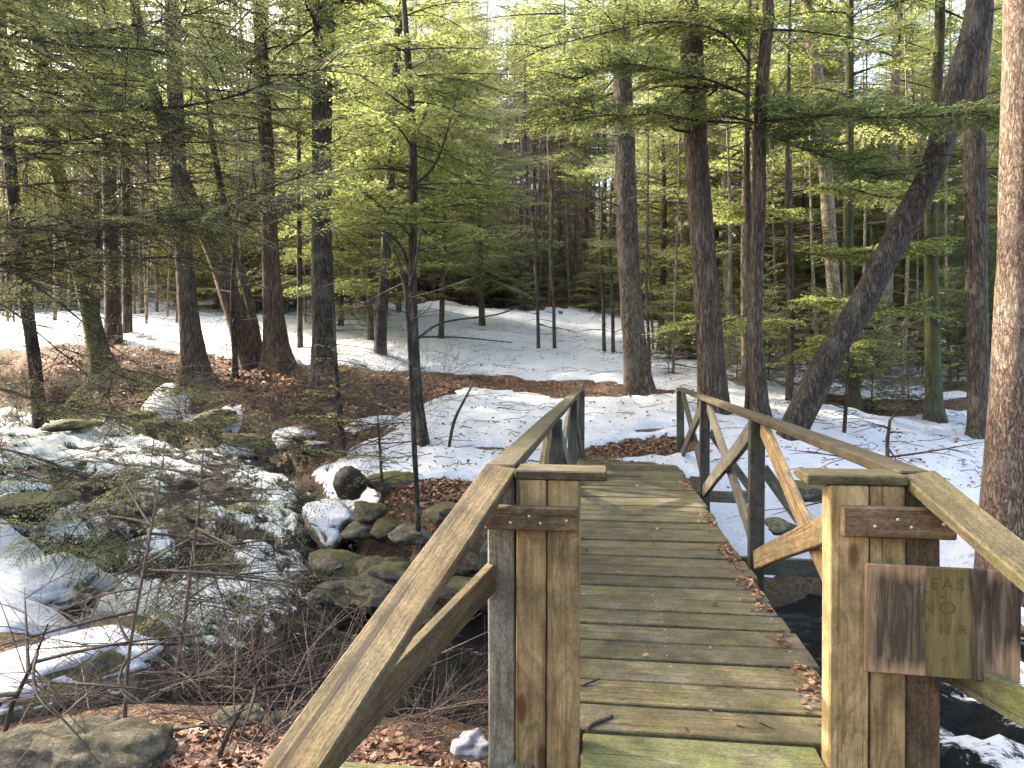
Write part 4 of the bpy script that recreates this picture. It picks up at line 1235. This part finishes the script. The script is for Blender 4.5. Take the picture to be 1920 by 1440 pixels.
# ------------------------------------------------------------------ woods: hemlocks and bare poles
PROT = [hemlock_proto('hemlock_tree', 10.5, 1.0, 2.7, 100, 1, .085, leafmat=M['leaf']),
        hemlock_proto('hemlock_tree', 14, 1.8, 3.0, 125, 2, .12, leafmat=M['leaf_far']),
        hemlock_proto('hemlock_tree', 7, .4, 2.1, 75, 3, .06, leafmat=M['leaf']),
        hemlock_proto('hemlock_tree', 15, 2.6, 3.0, 125, 4, .11, leafmat=M['leaf']),
        hemlock_proto('hemlock_tree', 14, 1.2, 2.6, 90, 5, .10, mat=M['bark_dark'], leafmat=M['leaf_olive'], protos=BPROTO_S)]


def pole_proto(name, H, seed, mat, r0, nd):
    r_ = np.random.default_rng(seed)
    t = bpy.data.objects.new(name, None); COL.objects.link(t)
    zs = np.linspace(0, H, 8)
    path = np.stack([.10 * np.sin(zs * .35 + seed), .10 * np.cos(zs * .4 + seed), zs - .15], 1); path[:, :2] -= path[0, :2]
    v, q_ = trunk_geo(path, r0 * (1 - .8 * zs / H), 8, 1.3, .05, seed, .5)
    link('trunk', mesh_np('trunk', v, q_, mat, True), t)
    g = Geo(); dead_branches(g, path, None, nd, r_, .05, .98, (.5, 1.9), .012, 5)
    link('limbs', g.mesh('limbs', M['twig']), t, kind='stuff')
    return t


POLES = [pole_proto('bare_tree', 13, 1, M['bark_tan'], .10, 46), pole_proto('bare_tree', 15, 2, M['bark_pale'], .12, 40), pole_proto('bare_tree', 11, 3, M['bark_pale'], .07, 44),
         pole_proto('bare_tree', 14, 4, M['bark_dark'], .14, 50), pole_proto('bare_tree', 9, 5, M['twig'], .05, 40)]
MARKS = [(-9000, -300, 'left edge of the picture'), (-300, 60, 'slender trunk bending left'), (60, 150, 'mossy leaning trunk on the mound'), (150, 280, 'dark upright trunk by the mound'), (280, 400, 'trunk with spreading roots'), (400, 540, 'clump on the left bank'),
         (540, 660, 'tall straight dark trunk'), (660, 790, 'young hemlock in the middle'), (790, 940, 'left part of the snow field'), (940, 1090, 'two thin saplings on the snow'), (1090, 1250, 'stout grey trunk'),
         (1250, 1385, 'thick brown trunk'), (1385, 1500, 'slim scaly trunk'), (1500, 1620, 'pale curving trunk'), (1620, 1720, 'pale sunlit trunk'), (1720, 1800, 'dark broad footed trunk'), (1800, 2400, 'big pine at the right edge')]
ORD = ['first', 'second', 'third', 'fourth', 'fifth', 'sixth', 'seventh', 'eighth', 'ninth', 'tenth', 'eleventh', 'twelfth', 'thirteenth', 'fourteenth', 'fifteenth', 'sixteenth', 'seventeenth', 'eighteenth', 'nineteenth', 'twentieth'] + ['twenty ' + w for w in ('first', 'second', 'third', 'fourth', 'fifth', 'sixth', 'seventh', 'eighth', 'ninth')] + ['thirtieth'] + ['thirty ' + w for w in ('first', 'second', 'third', 'fourth', 'fifth', 'sixth', 'seventh', 'eighth', 'ninth')] + ['fortieth'] + ['forty ' + w for w in ('first', 'second', 'third', 'fourth', 'fifth', 'sixth', 'seventh', 'eighth', 'ninth')]
cnt = {}


def mark_of(px):
    for a, b, s in MARKS:
        if a <= px < b:
            return s
    return None


def place(kind, protos, weights, spots, scl, phrase, group, label_first):
    byb = {}
    for (px, Y) in spots:
        X = (px - CX) / F * Y
        byb.setdefault(mark_of(px), []).append((Y, X, px))
    used_p = set()
    for s, lst in byb.items():
        lst.sort()
        for n, (Y, X, px) in enumerate(lst):
            i = rnd.choices(range(len(protos)), weights)[0]
            lab = phrase % (ORD[n % len(ORD)], s)
            k = rnd.uniform(*scl)
            z = gz(X, Y)
            if i not in used_p:
                used_p.add(i); o = protos[i]
                o.location = (X, Y, z); o.rotation_euler = (0, 0, rnd.uniform(0, 6.28)); o.scale = (k, k, k)
                o['label'] = lab; o['category'] = kind; o['group'] = group
            else:
                copy_tree(protos[i], (X, Y, z), rnd.uniform(0, 6.28), (k, k, k * rnd.uniform(.9, 1.15)), lab, group)
    for i, o in enumerate(protos):
        if i not in used_p:
            for ch in list(o.children):
                bpy.data.objects.remove(ch)
            bpy.data.objects.remove(o)


# hemlocks: column, distance
HS = [(700, 23), (830, 24.5), (905, 30), (660, 30), (560, 33), (610, 25), (480, 30), (420, 36), (350, 31), (745, 33), (1130, 39), (1240, 25),
      (1265, 33), (1310, 28), (1400, 22), (1380, 30), (1440, 26), (1460, 36), (1520, 24), (1540, 31), (1700, 25), (1720, 33), (1800, 34), (1870, 27),
      (1940, 22), (880, 44), (800, 40), (690, 42), (600, 44), (300, 40), (200, 44), (100, 38), (20, 33), (820, 58), (1340, 46), (1500, 45), (1680, 46), (500, 48), (380, 52),
      (1570, 38), (1030, 60), (720, 62), (1420, 56), (1290, 62)]
HS += [(-1450, 5.5), (-520, 11), (-700, 14), (-300, 13.5), (-250, 18), (-480, 17), (-1500, 9)]  # unseen hemlocks past the left edge, added to shade the bridge
for i in range(95):
    Y = rnd.uniform(26, 95); px = rnd.uniform(-250, 2100)
    if px < 420 and (i % 2 or Y < 36):
        continue
    if Y < 64 and (640 < px < 1270):
        continue
    HS.append((px, Y))
for i in range(70):
    px = rnd.uniform(-250, 2100); Y = rnd.uniform(62, 105)
    if px > 1480 and i % 3:
        continue
    HS.append((px, Y))
place('hemlock', PROT, (4, 4, 3, 4, 1.5), HS, (.85, 1.25), 'green hemlock, %s from the front behind the %s', 'hemlocks in the woods beyond the snow', None)
TALL = [hemlock_proto('tall_hemlock', 21, 6.5, 3.3, 130, 21, .17, leafmat=M['leaf']), hemlock_proto('tall_hemlock', 19, 5.5, 3.4, 120, 22, .15, leafmat=M['leaf_far'])]
TS = [(770, 52), (840, 54), (880, 60), (915, 55), (945, 62), (975, 54), (1005, 58), (1035, 66), (1065, 56), (1110, 58), (1215, 55), (1255, 60), (990, 70), (900, 70), (860, 66), (1085, 70),
      (20, 46), (110, 52), (180, 44), (260, 50), (330, 55), (410, 46), (470, 58), (-60, 52), (560, 50), (640, 55), (700, 47), (1400, 50), (1320, 58)]
place('hemlock', TALL, (1, 1), TS, (.92, 1.2), 'tall hemlock, %s from the front behind the %s', 'tall hemlocks behind the snow field', None)
SEED = [hemlock_proto('hemlock_sapling', 2.4, .15, .95, 46, 11, .022, leafmat=M['leaf_far']), hemlock_proto('hemlock_sapling', 1.7, .1, .8, 36, 12, .018, leafmat=M['leaf_olive'], protos=BPROTO_S),
        hemlock_proto('hemlock_sapling', 3.4, .3, 1.2, 56, 13, .03, leafmat=M['leaf'])]
US = []
for i in range(70):
    US.append((rnd.uniform(560, 1260), rnd.uniform(36.5, 56)))
for i in range(30):
    US.append((rnd.uniform(-60, 560), rnd.uniform(29, 50)))
for i in range(64):
    px = rnd.choice((rnd.uniform(1230, 1900), rnd.uniform(1230, 1900), rnd.uniform(560, 1250))); Y = rnd.uniform(19, 40)
    if px < 1250:
        Y = rnd.uniform(37, 50)
    US.append((px, Y))
US += [(900, 36), (950, 37), (985, 35.5), (860, 38), (930, 39), (1090, 38), (1130, 37), (1255, 19), (1290, 22), (1385, 17.5), (1540, 16.5), (1640, 16), (1445, 18), (1700, 17.5), (1800, 19)]
place('hemlock sapling', SEED, (3, 1.5, 2), US, (.7, 1.35), 'small hemlock, %s from the front behind the %s', 'small hemlocks under the trees', None)
PS = []
for i in range(95):
    px = rnd.uniform(-60, 1960); Y = rnd.uniform(29, 75)
    if 780 < px < 1180 and Y < 40:
        Y += 14
    if px < 520 and i % 3:
        Y = rnd.uniform(26, 50)
    PS.append((px, Y))
for i in range(110):
    PS.append((rnd.uniform(-80, 640), rnd.uniform(29, 62)))
for i in range(75):
    PS.append((rnd.uniform(760, 1260), rnd.uniform(39, 58)))
place('bare tree', POLES, (3, 2.4, 3, 2, 3), PS, (.8, 1.25), 'thin bare trunk, %s from the front behind the %s', 'bare trunks in the woods', None)

PALE = [pole_proto('pale_sapling', 9, 7, M['bark_pale'], .042, 26), pole_proto('pale_sapling', 11, 8, M['bark_pale'], .055, 24), pole_proto('pale_sapling', 7, 9, M['bark_tan'], .035, 26)]
PL = [(1262, 19), (1276, 24), (1364, 19), (1397, 17), (1456, 20), (1470, 25), (1532, 18), (1612, 19), (1640, 23), (1692, 18), (1722, 22), (1782, 20), (1805, 25), (1225, 26), (1310, 27), (1500, 26)]
for i in range(26):
    PL.append((rnd.uniform(780, 1180), rnd.uniform(37.5, 44)))
for i in range(34):
    PL.append((rnd.uniform(-10, 340), rnd.uniform(25, 36)))
for i in range(10):
    PL.append((rnd.uniform(560, 780), rnd.uniform(26, 38)))
place('sapling', PALE, (1, 1, 1), PL, (.85, 1.25), 'thin pale sapling stem, %s from the front behind the %s', 'pale sapling stems', None)

# ------------------------------------------------------------------ bare brush by the stream
def shrub_proto(seed, n, h, spread, mat, thick=.006):
    r_ = np.random.default_rng(seed); g = Geo()
    for _ in range(n):
        az = r_.uniform(0, 6.28); l = h * r_.uniform(.5, 1.2)
        d = np.array([math.cos(az) * spread, math.sin(az) * spread, r_.uniform(.25, 1)]); d /= np.linalg.norm(d)
        u = np.linspace(0, 1, 7)[:, None]
        c = np.array([r_.normal() * .08, r_.normal() * .08, -.05]) + d * l * u + np.array([math.cos(az), math.sin(az), -.5]) * l * r_.uniform(.05, .4) * u ** 2 + r_.normal(size=(7, 3)) * .012 * l
        g.tube(c, np.linspace(thick, thick * .3, 7), 3)
        for _ in range(6):
            k = r_.integers(2, 6); dd = d + r_.normal(size=3) * .75; ll = l * r_.uniform(.15, .45)
            uu_ = np.linspace(0, 1, 4)[:, None]
            cc = c[k] + dd * ll * uu_ + np.array([0, 0, -.25]) * ll * uu_ ** 2
            g.tube(cc, np.linspace(thick * .5, thick * .22, 4), 3)
            for _ in range(2):
                k2 = r_.integers(1, 4); d3 = dd + r_.normal(size=3) * .8
                g.tube(cc[k2] + d3 * ll * .35 * np.linspace(0, 1, 3)[:, None], thick * .22, 3)
    return g.mesh('bare_shrub', mat)


SHR = [shrub_proto(1, 16, 1.0, .9, M['twig']), shrub_proto(2, 20, .8, 1.3, M['twig_dark']), shrub_proto(3, 14, 1.2, .7, M['twig']), shrub_proto(4, 22, .7, 1.8, M['twig'])]
SHP = [(330, 1330, 4.3, 'bare twiggy shrub beside the snow capped boulder'), (430, 1310, 4.5, 'bare shrub over the dark water left of the leaf pile'), (520, 1290, 4.7, 'bare shrub at the water edge below the rapids'),
       (600, 1270, 4.9, 'tangled shrub left of the wing rail'), (700, 1260, 4.8, 'tangled shrub seen between wing rail and brace'), (790, 1330, 4.0, 'low tangled brush under the left wing brace'), (830, 1350, 3.6, 'low brush at the foot of the left gate post'),
       (730, 1380, 3.5, 'dry brush behind the mossy beam end'), (240, 1350, 4.0, 'dry shrub behind the speckled boulder'), (60, 1330, 4.0, 'thin twigs rising before the snow cap at the left edge'), (400, 1230, 5.6, 'grey shrub standing in the shallow water'),
       (560, 1200, 6.0, 'grey shrub below the leaning brown stone'), (300, 1180, 6.2, 'grey shrub behind the low wet stone'), (140, 1050, 7.3, 'twigs hanging over the snowy left bank'), (480, 1400, 3.3, 'twigs in the leaf pile'),
       (60, 690, 17.5, 'brush on the leaf mound at the far left'), (130, 720, 17.0, 'brush at the foot of the mossy leaning trunk'), (240, 690, 17.8, 'brush behind the mossy leaning trunk foot'), (290, 710, 17.2, 'brush left of the spreading roots'),
       (440, 730, 16.3, 'brush below the clump of trunks'), (520, 745, 15.6, 'brush under the reddish trunk'), (580, 770, 15.0, 'brush under the tall dark trunk'), (640, 760, 15.2, 'brush right of the tall dark trunk foot'),
       (690, 800, 13.8, 'brush on the brown bank near the low hemlock'), (610, 830, 13.0, 'brush hanging over the far stream edge'), (560, 900, 11.4, 'twigs over the stones by the round dark boulder'), (20, 760, 15.5, 'twigs at the far left stream edge'),
       (700, 850, 12.0, 'twigs beside the green hemlock shoot'), (820, 690, 18.2, 'brush at the end of the brown path strip'), (1690, 760, 16.5, 'low twigs on the snow behind the right rail'), (1400, 700, 17, 'low twigs right of the thick trunk'),
       (1620, 720, 19, 'dry brush among the right hand trunks'), (1720, 730, 18, 'dry brush left of the broad footed trunk'), (650, 1190, 6.4, 'twigs over the dark pool')]
for i, (a, b, Y) in enumerate([(350, 740, 16.5), (410, 745, 16.2), (470, 755, 15.6), (550, 755, 15.4), (610, 745, 15.6), (660, 730, 15.8), (720, 740, 15.2), (560, 800, 14.0), (660, 830, 12.9), (610, 790, 14.2), (750, 770, 14.2), (480, 780, 15.0)]):
    SHP.append((a, b, Y, 'brush on the brown bank between clump and young hemlock, %s in line' % ORD[i]))
for i, (a, b, Y) in enumerate([(20, 710, 18), (70, 680, 18.5), (120, 660, 19.5), (170, 730, 17), (210, 670, 19), (270, 660, 19.5), (310, 690, 18), (0, 650, 20)]):
    SHP.append((a, b, Y, 'brush covering the leaf mound on the left, %s in line' % ORD[i]))
for n, (a, b, Y, lab) in enumerate(SHP):
    p = P(a, b, Y); p.z = gz(p.x, p.y)
    if p.z < P(a, b, Y).z - .6:
        p.z = P(a, b, Y).z - .4
    o = thing('bare_shrub', lab, 'shrub', p, rnd.uniform(0, 6.28), 'bare shrubs along the banks', SHR[n % 4])
    k = rnd.uniform(.8, 1.2) * (1.55 if Y > 10 else .85) * (.5 if a > 760 and b > 1300 else 1)
    o.scale = (k, k, k * (.8 if Y > 10 else .9))

line_tree('thin upright stem in front of the snow capped boulder', 3.4, [(226, 1500, 10), (232, 1400, 9), (240, 1240, 7), (262, 1110, 6), (286, 980, 5), (300, 900, 3), (312, 820, 1.5)], [], M['twig'], M['leaf'], 'sapling', 'sapling', dead=12, seed=14)
line_tree('second thin stem right of the one by the snow capped boulder', 4.2, [(318, 1390, 8), (330, 1280, 8), (345, 1170, 7), (362, 1040, 6), (374, 950, 4.5), (378, 880, 3), (384, 820, 1.5)], [], M['twig'], M['leaf'], 'sapling', 'sapling', dead=12, seed=15)
line_tree('leaning dry stem in the leaf pile', 3.1, [(382, 1450, 10), (430, 1370, 9), (470, 1300, 7), (495, 1265, 4)], [], M['twig_dark'], M['leaf'], 'sapling', 'sapling', dead=6, seed=16)
line_tree('slanting twig crossing the bottom left corner', 3.0, [(-20, 1400, 9), (20, 1330, 9), (50, 1270, 8), (75, 1210, 5), (90, 1170, 3)], [], M['twig_dark'], M['leaf'], 'sapling', 'sapling', dead=6, seed=17)
line_tree('leaning dry stick in the snow left of the bridge', 11.6, [(838, 830, 6), (850, 795, 6), (868, 755, 5), (886, 722, 3)], [], M['twig_dark'], M['leaf'], 'sapling', 'sapling', dead=3, seed=18)

# ------------------------------------------------------------------ fallen leaves
def leaf_scatter(name, spots, size, z_of, n_seed):
    r_ = np.random.default_rng(n_seed); V = []
    for x, y in spots:
        s = size * r_.uniform(.6, 1.3); a = r_.uniform(0, 6.28)
        q0 = np.array([[0, 0, 0], [.5, .32, .12], [1, 0, .05], [.5, -.32, .12]]) * s
        q0[:, 0] -= s * .5
        Rm = rotm(a, r_.normal() * .35, r_.normal() * .45).T
        V.append(q0 @ Rm + np.array([x, y, z_of(x, y) + s * .16]))
    V = np.vstack(V)
    return link(name, mesh_np(name, V, quads_of(len(V)), M['leaves'], False), kind='stuff')


def scatter_xy(r_, blobs):
    out = []
    for px, py, Y, rx, ry, n in blobs:
        p = P(px, py, Y)
        out += [(p.x + r_.normal() * rx, p.y + r_.normal() * ry) for _ in range(n)]
    return out


r_ = np.random.default_rng(77)
sp = scatter_xy(r_, [(440, 1410, 3.15, .28, .22, 3200), (760, 1410, 3.1, .3, .15, 1200), (1195, 848, 11.35, 1.0, .33, 1500), (820, 930, 9.9, .7, .4, 1800), (1000, 718, 18, 1.8, .35, 900), (900, 703, 18.6, .9, .35, 500),  (730, 905, 10.4, .25, .25, 160), (1150, 744, 16.8, 1.0, .3, 300)])
za = terrain([p[0] for p in sp], [p[1] for p in sp])[0]
zd = {p: z for p, z in zip(sp, za)}
sq = scatter_xy(r_, [(590, 730, 16.2, 2.1, .8, 2300), (160, 690, 18.3, 2.8, 1.3, 2600), (470, 720, 17, 1.6, .8, 1500), (760, 705, 16.8, .9, .35, 600), (640, 790, 14, 1.4, .9, 1300)])
zq = {p: z for p, z in zip(sq, terrain([p[0] for p in sq], [p[1] for p in sq])[0])}
leaf_scatter('leaves_on_bank', sq, .095, lambda x, y: zq[(x, y)], 8)
leaf_scatter('fallen_leaves', sp, .056, lambda x, y: zd[(x, y)], 3)
dk = []
for _ in range(900):
    v_ = r_.uniform(3.0, 9.0); u_ = .90 - abs(r_.normal()) * .045 * (1.6 if r_.random() < .25 else 1)
    if fbm(np.array([[v_ * 1.6, 0, 0]]), 2)[0] > -.12:
        w_ = bworld(u_, v_, 0); dk.append((w_.x, w_.y))
for _ in range(260):
    w_ = bworld(r_.uniform(-.35, .92), 11.0 - abs(r_.normal()) * .35, 0); dk.append((w_.x, w_.y))
for _ in range(60):
    w_ = bworld(r_.uniform(-.35, .9), r_.uniform(2.9, 10), 0); dk.append((w_.x, w_.y))
leaf_scatter('leaves_on_deck', dk, .032, lambda x, y: .002, 4)
db = []
r_ = np.random.default_rng(91)
while len(db) < 7000:
    y = 9.5 + 26 * r_.random() ** 1.3; x = r_.uniform(-.66, .70) * y
    db.append((x, y))
dx_, dy_ = np.array([p[0] for p in db]), np.array([p[1] for p in db])
dz_, dd_ = terrain(dx_, dy_)
msk = snow_mask(dx_, dy_, dd_)
ok = msk > .25
tz = 0.012 + 0.085 * np.clip(msk, 0, 1.2) ** 0.6
dzz = {(x, y): z for x, y, z in zip(dx_[ok], dy_[ok], (dz_ + tz)[ok])}
o = leaf_scatter('litter_on_snow', list(dzz), .06, lambda x, y: dzz[(x, y)] + .01, 6)
g = Geo()
for (x, y), z in list(dzz.items())[:900]:
    a_ = r_.uniform(0, 6.28); l_ = r_.uniform(.12, .7)
    u_ = np.linspace(0, 1, 4)[:, None]
    g.tube(np.array([x, y, z + .02]) + np.array([math.cos(a_), math.sin(a_) * .6, .06]) * l_ * u_ + r_.normal(size=(4, 3)) * .02, .006, 3)
link('twigs_on_snow', g.mesh('twigs_on_snow', M['twig_dark']), kind='stuff')
# sticks on the deck
def stick(label, pl, rad):
    b = np.array(P(*pl[0]))
    pts = np.array([list(P(*p)) for p in pl]); g = Geo(); g.tube(catmull(pts - b, 5), rad, 6)
    thing('stick', label, 'stick', b, data=g.mesh('stick', M['twig_dark']))
stick('dark bent stick lying on the deck by the left gate post', [(1098, 1375, 2.84), (1112, 1358, 2.89), (1148, 1343, 2.96)], .007)
stick('short pale twig on the deck above the bent stick', [(1092, 1285, 3.24), (1108, 1279, 3.26), (1124, 1273, 3.29)], .005)
stick('tiny dark twig lying in the middle of the second plank', [(1424, 1355, 2.91), (1440, 1362, 2.89), (1454, 1370, 2.87)], .003)
